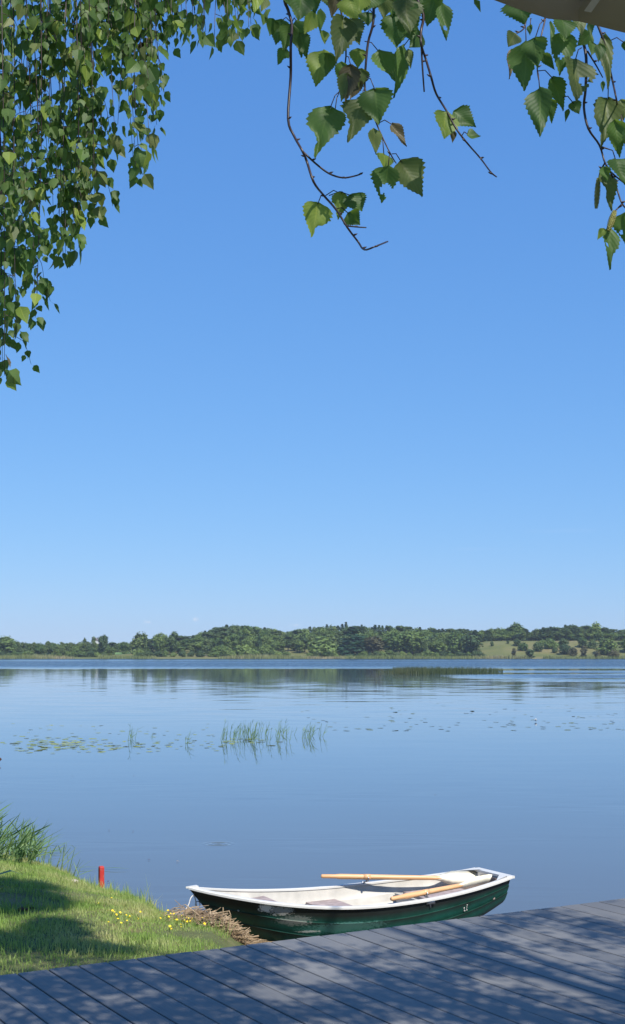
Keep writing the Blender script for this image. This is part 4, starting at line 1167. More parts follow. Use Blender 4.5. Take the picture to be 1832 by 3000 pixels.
# dock with its brown seed head, just reaching into the picture at the left edge
y = 10.4; b0 = spot(-25, 2232, y=y); g = bz(b0.x - .05, y)
dk = add('dock_plant', None, None, (b0.x - .05, y, g)); tag(dk, 'dark brown seed head of a dock plant at the left edge', 'plant')
m = MB(); top = spot(-8, 2192, y=y) - Vector((b0.x - .05, y, g)); m.tube(bez([(0, 0, -.02), (.01, 0, top.z * .5), (top.x, 0, top.z)], 5), [.006] * 6 + [.005] * 4 + [.003], 6); add('stem', m.mesh('dock_stem', M['dock']), dk)
m = MB()
for i in range(90):
    t = R.uniform(0, 1); zz_ = top.z - .22 * t; a = R.uniform(0, 6.28); r = .018 + .02 * math.sin(t * 3.1) + R.uniform(-.01, .008)
    c = Vector((top.x * (zz_ / top.z) + r * math.cos(a), r * math.sin(a), zz_)); s = R.uniform(.006, .011)
    m.put([c + Vector((s, 0, 0)), c + Vector((0, s, 0)), c + Vector((-s, 0, 0)), c + Vector((0, -s, 0)), c + Vector((0, 0, s)), c + Vector((0, 0, -s))], [[0, 1, 4], [1, 2, 4], [2, 3, 4], [3, 0, 4], [1, 0, 5], [2, 1, 5], [3, 2, 5], [0, 3, 5]])
add('seed_head', m.mesh('dock_seed_head', M['dock']), dk)
for k in range(4):
    a = k * 1.6 + .4; m = MB(); u = Vector((math.cos(a), math.sin(a), 0)); w_ = Vector((-u.y, u.x, 0))
    m.put([(0, 0, 0), u * .1 + w_ * .03 + Vector((0, 0, .09)), u * .22 + w_ * .035 + Vector((0, 0, .12)), u * .32 + Vector((0, 0, .08)), u * .22 - w_ * .035 + Vector((0, 0, .12)), u * .1 - w_ * .03 + Vector((0, 0, .09))], [[0, 1, 5], [1, 2, 4, 5], [2, 3, 4]])
    add('leaf', m.mesh('dock_leaf', M['reed']), dk)

# ================================================================== birches
def leaf_outline(t):
    """half width of a birch leaf along its length (0 base, 1 tip)"""
    return .5 * np.interp(t, [0, .04, .12, .22, .32, .45, .6, .75, .88, .95, 1], [.03, .34, .74, .96, 1.0, .86, .62, .38, .17, .07, .0])
def near_leaf(R, w, bite=None, hole=None, curl=.0, fold=.25, mat=None, teeth=True):
    """a birch leaf of unit length, base at the origin, tip towards +y: toothed edge, folded midrib"""
    N, C = 22, 4; V, uv = [], []
    for i in range(N + 1):
        t = i / N
        for j in range(-C, C + 1):
            f = j / C; hw = float(leaf_outline(t)) * w
            if bite and (f > 0) == (bite[2] > 0) and bite[0] < t < bite[1]:
                hw *= 1 - bite[3] * math.sin(math.pi * (t - bite[0]) / (bite[1] - bite[0])) * (.85 + .3 * R.random())
            if abs(j) == C and teeth and .05 < t < .97: hw *= 1 + ((.05 + .10 * R.random()) if i % 2 else -.07 * R.random())
            x = f * hw; y = t + (.02 if abs(j) == C and i % 2 else 0)
            z = -fold * abs(x) * (1.2 - t) * -1 + curl * (t - .35) ** 2 + .03 * math.sin(t * 7 + f * 3 + w * 20)
            V.append((x, y, z)); uv.append((f * .5, t))
    F = []; n_ = 2 * C + 1
    for i in range(N):
        for j in range(2 * C):
            cx = ((j + .5) / C - 1); cy = (i + .5) / N
            if hole and math.hypot((cx * float(leaf_outline(cy)) * w - hole[0]), (cy - hole[1])) < hole[2] * (1 + .25 * math.sin(5 * math.atan2(cy - hole[1], cx - hole[0]))): continue
            a = i * n_ + j; F.append([a, a + 1, a + n_ + 1, a + n_])
    return mesh_from('birch_leaf', V, F, mat, True, uv=uv)
def small_leaf(seed, w, curl, mat):
    V, uv, F = [], [], []; N = 7
    for i in range(N + 1):
        t = i / N
        for f in (-1, 0, 1):
            x = f * float(leaf_outline(t)) * w * (1.08 if i % 2 else .95); V.append((x, t, abs(x) * .3 + curl * (t - .3) ** 2)); uv.append((f * .5, t))
    for i in range(N):
        for j in range(2): a = i * 3 + j; F.append([a, a + 1, a + 4, a + 3])
    return mesh_from('birch_leaf', V, F, mat, False, uv=uv)

def orient(dirv, face, roll=0.0):
    """turn a leaf so that +y runs along dirv and +z looks as far as can be towards face"""
    y = Vector(dirv).normalized(); z = Vector(face) - y * Vector(face).dot(y)
    z = z.normalized() if z.length > 1e-4 else y.orthogonal().normalized()
    x = y.cross(z); q = Matrix((x, y, z)).transposed().to_quaternion()
    return q @ Quaternion((0, 1, 0), roll)
CAMP = Vector((0, 0, CAM_H))

# ---- the birch whose twigs hang into the picture at the top and whose crown shades the deck
TB = Vector((5.3, .6, .44))
birch = add('birch_tree', None, None, TB); tag(birch, 'birch whose near twigs hang in at the top, leaves large and few', 'tree')
R = random.Random(6)
m = MB()
trunk = bez([(0, 0, -.3), (.05, .05, 2.5), (-.2, .3, 5), (-.6, .8, 7.5), (-.7, 1.0, 9.6)], 6)
m.tube(trunk, [.21 * (1 - .85 * i / (len(trunk) - 1)) for i in range(len(trunk))], 14)
add('trunk', m.mesh('birch_trunk', M['bark'], True), birch)
def limb(pts, r0, r1, parent=birch, base=TB):
    q = bez([Vector(p) - base for p in pts], 6)
    mm = MB(); mm.tube(q, [r0 + (r1 - r0) * i / (len(q) - 1) for i in range(len(q))], 8); add('limb', mm.mesh('birch_limb', M['twig'], True), parent)
limb([TB + Vector((-.05, .1, 3.3)), (3.8, 1.2, 4.2), (2.0, 1.9, 4.25), (.6, 2.15, 4.0), (-.9, 2.3, 3.85)], .045, .006)
limb([TB + Vector((-.2, .3, 5)), (3.9, 2.0, 6.3), (2.4, 3.2, 7.0), (1.0, 4.3, 6.9)], .06, .012)
limb([TB + Vector((-.3, .4, 5.6)), (4.2, 2.6, 7.2), (3.6, 4.4, 7.7), (3.2, 5.6, 7.4)], .055, .012)
limb([TB + Vector((-.4, .5, 6.2)), (3.4, 1.6, 7.6), (1.6, 2.2, 8.2), (.2, 2.8, 8.0)], .05, .01)
limb([TB + Vector((-.1, .1, 4.4)), (4.6, 1.7, 5.9), (4.6, 3.2, 6.6), (4.9, 4.6, 6.4)], .05, .01)

def deck_shade(px, py):
    """how thick the crown is along the sun's ray to that spot of the deck or grass"""
    def blob(cx, cy, rx, ry): return max(0, 1 - ((px - cx) / rx) ** 2 - ((py - cy) / ry) ** 2)
    if py < 2765 and px < 560:                            # shade patches on the lawn
        v = max(blob(60, 2562, 130, 16), blob(90, 2612, 130, 34), blob(165, 2705, 80, 32), blob(40, 2770, 160, 50), blob(230, 2770, 210, 28), blob(20, 2650, 60, 14))
        return 3.0 * min(1, v * 2.2)
    if py < 2560 or px < -60: return 0
    edge = 2858 - px * .118                               # where the deck begins
    if py < edge - 4: return 0.0 if px > 420 else .35
    lit = max(blob(640, 2785, 90, 26), blob(830, 2790, 170, 42), blob(880, 2895, 120, 60), blob(820, 2965, 120, 36), blob(1000, 2800, 120, 40),
              blob(1150, 2770, 130, 26), blob(1300, 2740, 140, 30), blob(300, 2980, 110, 24), blob(60, 2995, 70, 14), blob(1500, 2790, 130, 24), blob(1560, 2850, 150, 30), blob(1650, 2920, 170, 36), blob(1480, 2930, 80, 24), blob(1390, 2910, 60, 20),
              blob(1120, 2870, 110, 20), blob(1300, 2700, 150, 18), blob(1750, 2850, 120, 34), blob(470, 2955, 80, 14))
    if py < 2682 + (px - 1480) * .19 and px > 1420: return 0.02
    return 1.75 * (1 - 1.0 * min(1, lit * 2.4))
FOL_V, FOL_F, FOL_UV, nf = [], [], [], 0
PROTO = []
for s_ in range(3):
    me = small_leaf(s_, .78, .2 * s_, M['leaf']); vv = np.array([v.co[:] for v in me.vertices]); ffs = np.array([p.vertices[:] for p in me.polygons]); PROTO.append((vv, ffs))
    UVP = np.array([(f * .5, i / 7) for i in range(8) for f in (-1, 0, 1)])
CRV = np.array([(0, 0, 0), (-.36, .3, .12), (.36, .3, .12), (0, .42, 0), (0, 1, .05)]); CRF = np.array([[0, 2, 3], [0, 3, 1], [1, 3, 4], [3, 2, 4]]); CRU = np.array([(0, 0), (-.5, .3), (.5, .3), (0, .4), (0, 1)])
def crown_leaf(store, pos, q, size):
    m3 = np.array(q.to_matrix()); store[0].append(CRV * size @ m3.T + np.array(pos)); store[1].append(CRF + store[3]); store[2].append(CRU); store[3] += 5
def mass_leaf(store, pos, q, size):
    vv, ffs = PROTO[R.randrange(3)]
    m3 = np.array(q.to_matrix()); store[0].append(vv * size @ m3.T + np.array(pos)); store[1].append(ffs + store[3]); store[2].append(UVP); store[3] += len(vv)
crown = [[], [], [], 0]
S_UP = SUN_FROM / SUN_FROM.z
k = 0; tries = 0; CL = []
while tries < 22000:
    tries += 1
    px, py = R.uniform(-60, 2100), R.uniform(2530, 3060)
    if tries % 4 == 0: px, py = R.uniform(-60, 430), R.uniform(2530, 2830)
    ds = deck_shade(px, py) * (.78 if px > 950 else 1)
    if R.random() > ds * .5: continue
    g0 = spot(px, py, z=.45)
    if mnoise.noise(Vector((g0.x * 3.6, g0.y * 2.4, 1.3))) + .45 * mnoise.noise(Vector((g0.x * 8, g0.y * 6, 7.3))) < .25 - .37 * min(1.75, ds): continue
    if abs(g0.y) < 5 or R.random() > min(1, (g0.y / 10.5) ** 2): continue
    hm = (.55 * g0.y + 1.75) / 1.392; h = R.uniform(hm + .12, hm + 1.1); c = g0 + S_UP * h
    CL.append((c, 3 + int(3.6 * min(1.2, ds))))
# the crown goes on behind and above the camera too
for _ in range(1400):
    CL.append((Vector((R.uniform(2.0, 8.0), R.uniform(-4.5, -.9), R.uniform(5.0, 9.5))), 6))
for _ in range(110):
    CL.append((Vector((R.uniform(-.3, 2.6), R.uniform(-1.2, 1.3), R.uniform(4.4, 5.4))), 5))
for c, cnt in CL:
    for _ in range(cnt):
        p = c + Vector((R.gauss(0, .06), R.gauss(0, .06), R.gauss(0, .09)))
        d = Vector((R.gauss(0, .5), R.gauss(0, .5), -1)); f = Vector((R.gauss(0, 1), R.gauss(0, 1), R.gauss(.6, 1)))
        crown_leaf(crown, p - TB, orient(d, f), R.uniform(.05, .075)); k += 1
me = mesh_from('birch_foliage', np.concatenate(crown[0]), np.concatenate(crown[1]), M['leaf'], uv=np.concatenate(crown[2]))
tag(add('foliage', me, birch), kind='stuff')

# ---- the near hanging twigs, branch by branch
def twig_from(parent, base, pts, depth, r0, r1, name='hanging_twig', jitter=.004):
    q = []
    for i, (x, y) in enumerate(pts):
        q.append(spot(x, y, y=depth + R.uniform(-jitter, jitter) * i) - base)
    q = bez(q, 4); mm = MB(); n_ = len(q)
    mm.tube(q, [r0 + (r1 - r0) * i / (n_ - 1) for i in range(n_)], 6)
    for i in range(3, n_ - 1, 5):                       # buds along the twig
        d = Vector((R.choice((-1, 1)), R.uniform(-1, 1), .4)).normalized(); mm.tube([q[i], q[i] + d * .004, q[i] + d * .008], [.0016, .0018, .0004], 5)
    return add(name, mm.mesh('birch_twig', M['twig'], True), parent)
def crop(x0, y0, k): return lambda x, y: (x0 + x / k, y0 + y / k)
def place_leaf(parent, base, bx, by, tx, ty, wpx, depth, matname, tilt=None, roll=None, hole=None, bite=None, stem=None):
    d0 = depth + R.uniform(-.05, .05); a = spot(bx, by, y=d0)
    L = math.hypot(tx - bx, ty - by) / FPX * (d0 * 1.03)
    th = tilt if tilt is not None else R.uniform(-.5, .35)
    b = spot(tx, ty, y=d0 + L * math.sin(th) * 0.9)
    dv = b - a; Lr = dv.length
    rl = roll if roll is not None else R.choice((-1, 1)) * R.uniform(.05, .6)
    w = (wpx / FPX * d0) / max(.45, math.cos(rl)) / Lr
    w = min(w, 1.5)
    me = near_leaf(R, w, bite, hole, R.uniform(-.15, .25), R.uniform(.1, .5), M[matname])
    sf = R.uniform(.9, 1.6) if 'yellow' in matname else R.uniform(-.35, 1.3)
    face = (CAMP - a).normalized() + SUN_FROM * sf
    o = add('leaf', me, parent, a - base, orient(dv, face, rl), Lr)
    if stem is not None:                                  # the leaf stalk
        s0 = spot(stem[0], stem[1], y=d0 + .01) - base; s1 = a - base
        mm = MB(); mm.tube([s0, (s0 + s1) / 2 + Vector((0, 0, .006)), s1 + dv.normalized() * .004], .0009, 5); add('leaf_stalk', mm.mesh('leaf_stalk', M['twig'], True), parent)
    return o
c1 = crop(750, 0, 2.007)
def tw(f, pts): return [f(*q) for q in pts]
DC = 2.15
# going up from the frame's top the twigs end at the limb over the camera
A = twig_from(birch, TB, [(830, -420), (838, -200)] + tw(c1, [(165, -40), (190, 60), (212, 150), (205, 280), (205, 450), (190, 700), (225, 800), (275, 890), (300, 950), (340, 1070), (400, 1150), (470, 1230), (540, 1340), (600, 1420), (637, 1468), (700, 1450), (775, 1420)]), DC, .0030, .0014)
twig_from(birch, TB, tw(c1, [(275, 890), (350, 960), (430, 1020), (510, 1045), (580, 1035), (625, 1020)]), DC, .0018, .0012)
twig_from(birch, TB, tw(c1, [(535, 1328), (600, 1335), (650, 1338)]), DC, .0014, .001)
Bt = twig_from(birch, TB, [(1090, -420), (1098, -200)] + tw(c1, [(692, -40), (690, 130), (660, 250), (645, 400), (640, 500), (650, 560), (690, 670), (715, 740), (760, 840), (800, 920), (825, 960)]), DC, .0028, .001)
Ct = twig_from(birch, TB, [(1205, -420), (1212, -200)] + tw(c1, [(945, -40), (985, 90), (972, 180), (972, 260), (1000, 350), (1030, 450), (1060, 550), (1120, 650), (1180, 760), (1250, 850), (1320, 930), (1380, 1010), (1415, 1040)]), DC - .03, .0028, .0011)
twig_from(birch, TB, tw(c1, [(973, 260), (980, 400), (990, 540)]), DC - .03, .0018, .0013)
Dt = twig_from(birch, TB, [(985, -420), (990, -200)] + tw(c1, [(480, -40), (500, 60), (520, 200), (530, 330), (510, 440), (490, 540)]), DC + .03, .0024, .0011)
LV = [  # base, tip, width, leaf colour, twig, stalk start, hole, bite
 (270, -30, 245, 130, 140, 'leaf', A, None, None, None), (240, 118, 270, 340, 130, 'leaf', A, (212, 130), None, (.5, .9, 1, .5)), (150, 112, 120, 270, 110, 'leaf', A, (205, 130), None, None),
 (100, 108, 76, 212, 74, 'leaf', A, None, None, None), (180, 285, 128, 382, 74, 'leaf', A, (204, 280), None, (.4, .8, -1, .5)), (345, 70, 280, 204, 94, 'leaf_yellow', Dt, None, None, None),
 (380, 50, 380, 195, 46, 'leaf', Dt, None, None, None), (395, 178, 405, 262, 58, 'leaf_yellow', Dt, None, None, None), (548, -20, 590, 132, 150, 'leaf_yellow', Dt, (500, 0), None, None),
 (520, 100, 470, 362, 150, 'leaf_olive', Dt, None, None, None), (560, 110, 612, 272, 112, 'leaf_olive', Dt, None, (.05, .45, .06), None), (665, -40, 640, 66, 160, 'leaf', Bt, None, None, None),
 (650, 70, 660, 152, 92, 'leaf', Bt, (690, 80), None, None), (400, 290, 350, 505, 150, 'leaf_yellow', Dt, None, (-.12, .3, .06), None), (422, 312, 408, 452, 104, 'leaf', Dt, None, None, None),
 (600, 282, 600, 402, 92, 'leaf_yellow', Bt, None, None, None), (505, 360, 500, 512, 72, 'leaf', Dt, None, None, None), (562, 380, 530, 612, 110, 'leaf_brown', Dt, (530, 330), None, (.3, .8, 1, .5)),
 (620, 400, 602, 522, 76, 'leaf_olive', Bt, None, None, None), (720, 296, 818, 492, 130, 'leaf', Bt, (640, 243), None, (.6, .9, 1, .6)), (850, 80, 830, 292, 170, 'leaf', Bt, None, None, None),
 (880, -10, 900, 212, 150, 'leaf_olive', Ct, None, (-.2, .25, .07), None), (772, -20, 750, 112, 96, 'leaf_olive', Bt, None, None, None), (972, 195, 898, 282, 96, 'leaf', Ct, None, None, None),
 (872, 258, 822, 572, 84, 'leaf', Ct, (960, 200), None, None), (898, 290, 912, 412, 46, 'leaf_olive', Ct, None, None, None), (1050, -30, 1012, 158, 150, 'leaf', Ct, None, None, None),
 (1100, 20, 1120, 242, 84, 'leaf', Ct, None, (.0, .65, .06), None), (440, 625, 345, 918, 190, 'leaf', Dt, (490, 540), None, (.45, .95, 1, .75)), (462, 645, 490, 775, 110, 'leaf', Dt, (490, 545), None, (.5, .9, -1, .5)),
 (622, 588, 540, 836, 175, 'leaf_olive', Bt, (640, 520), None, (.35, .95, 1, .6)), (700, 518, 722, 734, 175, 'leaf', Bt, (650, 450), None, None), (690, 752, 702, 912, 78, 'leaf_olive', Bt, None, None, None),
 (800, 724, 886, 866, 66, 'leaf_brown', Bt, (715, 728), None, (.3, .8, 1, .4)), (752, 902, 762, 1000, 110, 'leaf_yellow', Bt, (742, 800), None, None), (780, 972, 740, 1197, 140, 'leaf', Bt, (790, 900), (-.05, .62, .15), None),
 (850, 942, 976, 1162, 185, 'leaf_olive', Bt, (800, 905), None, None), (1120, 658, 1098, 828, 142, 'leaf_yellow', Ct, None, None, (.5, 1, 1, .5)), (1160, 655, 1292, 756, 124, 'leaf', Ct, None, None, None),
 (1240, 792, 1322, 800, 76, 'leaf', Ct, (1210, 800), None, None), (1165, 768, 1156, 842, 34, 'leaf_brown', Ct, None, None, None), (366, 1188, 330, 1392, 160, 'leaf_yellow', A, (400, 1155), None, (.55, .95, -1, .7)),
 (505, 1128, 478, 1300, 96, 'leaf_yellow', A, (410, 1150), None, (.4, .8, 1, .5)), (560, 1142, 622, 1250, 124, 'leaf', A, (430, 1150), None, None), (540, 1250, 614, 1322, 104, 'leaf', A, (470, 1230), None, None),
 (185, -60, 215, 60, 120, 'leaf', A, None, None, None), (330, -50, 350, 80, 110, 'leaf', Dt, None, None, None), (430, -60, 450, 60, 100, 'leaf_olive', Dt, None, None, None), (470, -30, 440, 110, 70, 'leaf_brown', Dt, None, None, None),
 (620, -50, 600, 70, 120, 'leaf_yellow', Bt, None, None, None), (730, -60, 700, 50, 110, 'leaf', Bt, None, None, None), (830, -50, 800, 110, 130, 'leaf', Bt, None, None, None), (930, -40, 880, 120, 120, 'leaf', Ct, None, None, None), (215, 140, 160, 300, 110, 'leaf', A, None, None, None), (260, 190, 300, 345, 90, 'leaf', A, None, None, None),
 (540, 430, 500, 600, 90, 'leaf_olive', Dt, None, None, None), (610, 470, 560, 590, 80, 'leaf_brown', Bt, None, None, None), (890, 90, 920, 250, 120, 'leaf', Ct, None, None, None), (1010, -40, 990, 60, 90, 'leaf', Ct, None, None, None),
 (60, -20, 30, 70, 60, 'leaf_olive', A, None, None, None), (15, -40, -10, 80, 60, 'leaf_yellow', A, None, None, None),
]
for bx, by, tx, ty, wp, mt, par, st, ho, bi in LV:
    a, b = c1(bx, by), c1(tx, ty)
    place_leaf(par, TB, a[0], a[1], b[0], b[1], wp / 2.007 * 1.17, DC, mt, hole=ho, bite=bi, stem=c1(*st) if st else None)
# right-hand twigs with catkins, partly behind the parasol
c2 = crop(1380, 0, 3.08)
DR = 2.1
Et = twig_from(birch, TB, [(1700, -420), (1712, -200)] + tw(c2, [(1050, 20), (1100, 120), (1150, 240), (1200, 380), (1240, 560), (1280, 740), (1310, 880), (1325, 960), (1370, 1100), (1400, 1250)]), DR, .0026, .0012)
Ft = twig_from(birch, TB, [(1670, -420), (1685, -200)] + tw(c2, [(985, 20), (1000, 300), (1040, 520), (1035, 800), (1020, 970), (1060, 1160), (1160, 1310), (1210, 1470), (1260, 1550), (1310, 1680), (1360, 1830), (1420, 1900)]), DR + .02, .0030, .0012)
for pts in ([(1210, 1470), (1170, 1540), (1152, 1612)], [(1360, 1845), (1325, 1880), (1300, 1905)], [(1160, 1320), (1210, 1335), (1262, 1352)], [(1260, 1550), (1330, 1610), (1400, 1665)], [(1050, 460), (1130, 590), (1190, 700)]):
    twig_from(birch, TB, tw(c2, pts), DR + .02, .0016, .0009)
Gt = twig_from(birch, TB, [(1545, -420), (1560, -200)] + tw(c2, [(660, 20), (670, 160), (640, 300), (600, 480), (600, 640), (612, 720)]), DR + .06, .0024, .001)
Ht = twig_from(birch, TB, [(1520, -420), (1530, -200)] + tw(c2, [(500, 40), (490, 220), (460, 275), (415, 300)]), DR + .05, .0022, .001)
RV = [
 (430, -20, 480, 222, 270, 'leaf', Ht, None, None, None), (535, 225, 535, 322, 52, 'leaf', Ht, (545, 170), None, None), (400, 298, 335, 425, 140, 'leaf_olive', Ht, None, None, None),
 (500, 370, 482, 824, 260, 'leaf', Ht, (490, 230), None, None), (575, 335, 600, 610, 190, 'leaf', Gt, (670, 165), None, None), (365, 440, 345, 716, 74, 'leaf_brown', Ht, None, None, None),
 (650, 480, 758, 632, 86, 'leaf', Gt, None, None, None), (718, 190, 745, 484, 46, 'leaf', Gt, None, None, None), (830, 170, 850, 352, 205, 'leaf', Ft, None, None, None),
 (850, 290, 800, 684, 205, 'leaf', Ft, None, (.02, .55, .06), None), (965, 120, 992, 334, 134, 'leaf_olive', Ft, None, None, None), (1092, 170, 1080, 352, 62, 'leaf', Et, None, None, None),
 (1092, 300, 958, 412, 140, 'leaf', Et, None, None, None), (1100, 380, 1090, 500, 100, 'leaf', Et, None, None, None), (940, 530, 962, 912, 285, 'leaf_olive', Ft, (1000, 430), (-.16, .48, .09), None),
 (620, 788, 626, 1242, 195, 'leaf', Gt, (605, 645), None, None), (735, 690, 832, 1004, 155, 'leaf', Gt, (605, 640), None, None), (705, 880, 728, 1118, 115, 'leaf', Gt, None, None, (.5, .9, 1, .5)),
 (920, 918, 978, 1038, 104, 'leaf', Gt, (830, 880), None, None), (882, 980, 850, 1102, 42, 'leaf', Gt, None, None, None), (1205, 305, 1246, 784, 125, 'leaf_olive', Et, None, None, None),
 (1175, 395, 1148, 565, 95, 'leaf', Et, None, None, None), (1192, 728, 1190, 834, 38, 'leaf', Et, None, None, None), (1240, 878, 1184, 1312, 235, 'leaf_olive', Et, (1242, 770), None, (.55, .95, 1, .6)),
 (1300, 1075, 1342, 1425, 165, 'leaf', Et, None, None, None), (1362, 898, 1374, 1124, 130, 'leaf_olive', Et, None, None, None), (1385, 368, 1410, 480, 64, 'leaf', Et, (1250, 370), None, None),
 (1300, 1430, 1400, 1660, 230, 'leaf', Ft, (1262, 1352), None, None), (1210, 1540, 1270, 1905, 130, 'leaf_olive', Ft, None, None, (.3, .7, 1, .5)), (1252, 2040, 1270, 2425, 130, 'leaf', Ft, None, (.08, .45, .05), (.5, .9, -1, .5)),
 (1385, 1915, 1392, 2205, 165, 'leaf', Ft, None, (.1, .6, .06), None), (1205, 2060, 1140, 2165, 64, 'leaf_yellow', Ft, None, None, None), (1440, 1150, 1430, 1400, 170, 'leaf', Et, None, None, None), (1200, 1500, 1230, 1640, 90, 'leaf', Ft, None, None, None),
]
for bx, by, tx, ty, wp, mt, par, st, ho, bi in RV:
    a, b = c2(bx, by), c2(tx, ty)
    place_leaf(par, TB, a[0], a[1], b[0], b[1], wp / 3.08 * 1.15, DR, mt, hole=ho, bite=bi, stem=c2(*st) if st else None)
def catkin(par, p0, p1, wpx):
    a, b = spot(*c2(*p0), y=DR + .02) - TB, spot(*c2(*p1), y=DR + .02) - TB; mm = MB(); r = wpx / 3.08 / FPX * DR / 2
    ax = (b - a); L = ax.length; ax.normalize(); u = ax.orthogonal().normalized(); w_ = ax.cross(u)
    N = 16
    mm.tube([a + ax * L * i / N for i in range(N + 1)], [r * .8 * math.sin(math.pi * min(1, .12 + .9 * i / N)) ** .5 for i in range(N + 1)], 8)
    for i in range(N):
        for k_ in range(7):                               # scales
            an = k_ * 6.283 / 7 + i * .45; rr_ = r * math.sin(math.pi * min(.97, .1 + .88 * i / N)) ** .5
            o_ = a + ax * L * (i + .3) / N + (u * math.cos(an) + w_ * math.sin(an)) * rr_; tn = (-u * math.sin(an) + w_ * math.cos(an)) * r * .42
            nn_ = (u * math.cos(an) + w_ * math.sin(an)) * r * .12
            mm.put([o_ - tn - ax * L / N * .5, o_ + tn - ax * L / N * .5, o_ + ax * L / N * .6 + nn_], [[0, 1, 2]])
    add('catkin', mm.mesh('catkin', M['catkin']), par)
catkin(Ft, (1150, 1612), (1130, 1885), 52); catkin(Ft, (1298, 1905), (1240, 2085), 62)

# ---- the second birch: its long curtain of twigs hangs in at the upper left
T2 = Vector((-4.6, 4.4, .40))
b2 = add('birch_tree', None, None, T2); tag(b2, 'birch whose dense curtain of small leaves fills the upper left corner', 'tree')
m = MB(); tr2 = bez([(0, 0, -.3), (.1, 0, 2.2), (.2, .1, 4.4), (.5, .2, 7.0), (.5, .2, 8.6)], 6)
m.tube(tr2, [.19 * (1 - .85 * i / (len(tr2) - 1)) for i in range(len(tr2))], 14); add('trunk', m.mesh('birch_trunk', M['bark'], True), b2)
limb([T2 + Vector((.2, .1, 4.0)), (-3.2, 4.6, 5.3), (-1.8, 4.8, 5.55), (-.4, 4.9, 5.4), (.2, 4.9, 5.2)], .05, .008, b2, T2)
limb([T2 + Vector((.25, .1, 4.6)), (-3.0, 5.0, 6.0), (-1.6, 5.3, 6.1), (-.5, 5.4, 5.8)], .045, .008, b2, T2)
limb([T2 + Vector((.2, .1, 3.4)), (-3.4, 4.4, 4.8), (-2.0, 4.4, 5.0), (-.9, 4.5, 4.95)], .04, .008, b2, T2)
SL = {k_: [small_leaf(i, .74 + .06 * i, .25 * i, M[k_]) for i in range(3)] for k_ in ('leaf', 'leaf_olive', 'leaf_yellow', 'leaf_brown')}
R = random.Random(77)
strands = []
def env(x): return np.interp(x, [-60, 0, 34, 50, 112, 128, 150, 195, 215, 262, 290, 305], [1180, 1150, 1120, 985, 970, 860, 830, 840, 790, 730, 640, 560])
for cx in (-62, -30, 2, 38, 68, 104, 138, 178, 212, 246, 278):
    full = R.uniform(.86, 1.0); ct = cx + R.uniform(-22, 22)
    for k_ in range(R.randint(2, 4)):
        xb = cx + R.gauss(0, 11); e = env(min(xb, 300)) * (full if k_ == 0 else full * R.uniform(.55, .97))
        strands.append((ct + R.gauss(0, 5), xb, e))
strands += [(6, 14, 1135), (-6, 4, 1090), (70, 108, 965), (95, 112, 900), (378, 396, 555), (390, 412, 540), (405, 432, 470), (366, 385, 505), (430, 455, 400), (450, 470, 300), (345, 352, 400), (322, 330, 430), (420, 440, 345)]
x = 250
while x < 735:
    strands.append((x - 10, x + R.uniform(-12, 12), np.interp(x, [250, 300, 330, 400, 470, 500, 560, 620, 655, 700, 735], [130, 120, 230, 240, 210, 150, 130, 175, 175, 110, 125]) * R.uniform(.5, 1.05))); x += R.uniform(10, 20)
LIST = []; tw_n = 0
def curtain_twig(pts, r0, r1):
    mm = MB(); n_ = len(pts); mm.tube([p - T2 for p in pts], [r0 + (r1 - r0) * i / (n_ - 1) for i in range(n_)], 5)
    return add('hanging_twig', mm.mesh('birch_twig', M['twig'], True), b2)
for (xt, xb, bot) in strands:
    dep = R.uniform(4.35, 5.5)
    topy = -280
    N = 14; pts = []
    ph, am = R.uniform(0, 6), R.uniform(3, 11)
    for i in range(N + 1):
        t = i / N; py = topy + (bot - 35 - topy) * t
        pts.append(spot(xt + (xb - xt) * t ** 1.3 + am * math.sin(ph + 5 * t), py, y=dep + .06 * math.sin(ph * 2 + 4 * t)))
    par = curtain_twig(pts, .0026, .0009)
    # leaves along the strand and on short side twigs
    L = sum((pts[i + 1] - pts[i]).length for i in range(N)); step = .048
    nl = int(L / step)
    for j in range(nl):
        t = (j + R.random() * .6) / nl * N; i = min(int(t), N - 1); p = pts[i].lerp(pts[i + 1], t - i)
        if p.z > CAM_H + p.y * .62: continue
        a = R.uniform(0, 6.28); out = Vector((math.cos(a), math.sin(a), 0))
        if R.random() < .30 and 1 < i < N - 1:
            Ls = R.uniform(.06, .15); sp = [p, p + out * Ls * .55 + Vector((0, 0, -Ls * .15)), p + out * Ls * .8 + Vector((0, 0, -Ls * .8))]
            sp2 = bez(sp, 3); st = curtain_twig(sp2, .0014, .0007)
            for q in range(R.randint(3, 4) + int(Ls * 16)):
                b_t = R.uniform(.2, 1.0) * (len(sp2) - 1.001); k_ = int(b_t); LIST.append((st, sp2[k_].lerp(sp2[k_ + 1], b_t - k_), R.uniform(0, 6.28)))
            LIST.append((st, sp2[-1], a))
        else: LIST.append((par, p, a))
    LIST.append((par, pts[-1], 0)); LIST.append((par, pts[-1], 2.5))
leaves = []; SZ = {}
for (par, p, a) in LIST:
    out = Vector((math.cos(a), math.sin(a), 0)); pet = R.uniform(.012, .026)
    b0 = p + out * pet * .8 + Vector((0, 0, -pet * .35))
    d = out * R.uniform(.05, .75) + Vector((R.gauss(0, .15), R.gauss(0, .15), -1))
    f = Vector((R.gauss(.1, .8), R.gauss(-.45, .8), R.uniform(-.3, 1.0)))
    leaves.append((par, p, b0, orient(d, f), min(.07, R.uniform(.028, .062) * SZ.setdefault(par.name, R.uniform(.8, 1.25)))))
def in_frame(p):
    v = p - CAMP; zc = v.y * math.cos(PITCH) + v.z * math.sin(PITCH); up_ = -v.y * math.sin(PITCH) + v.z * math.cos(PITCH)
    return abs(v.x / zc) < .236 and up_ / zc < .388
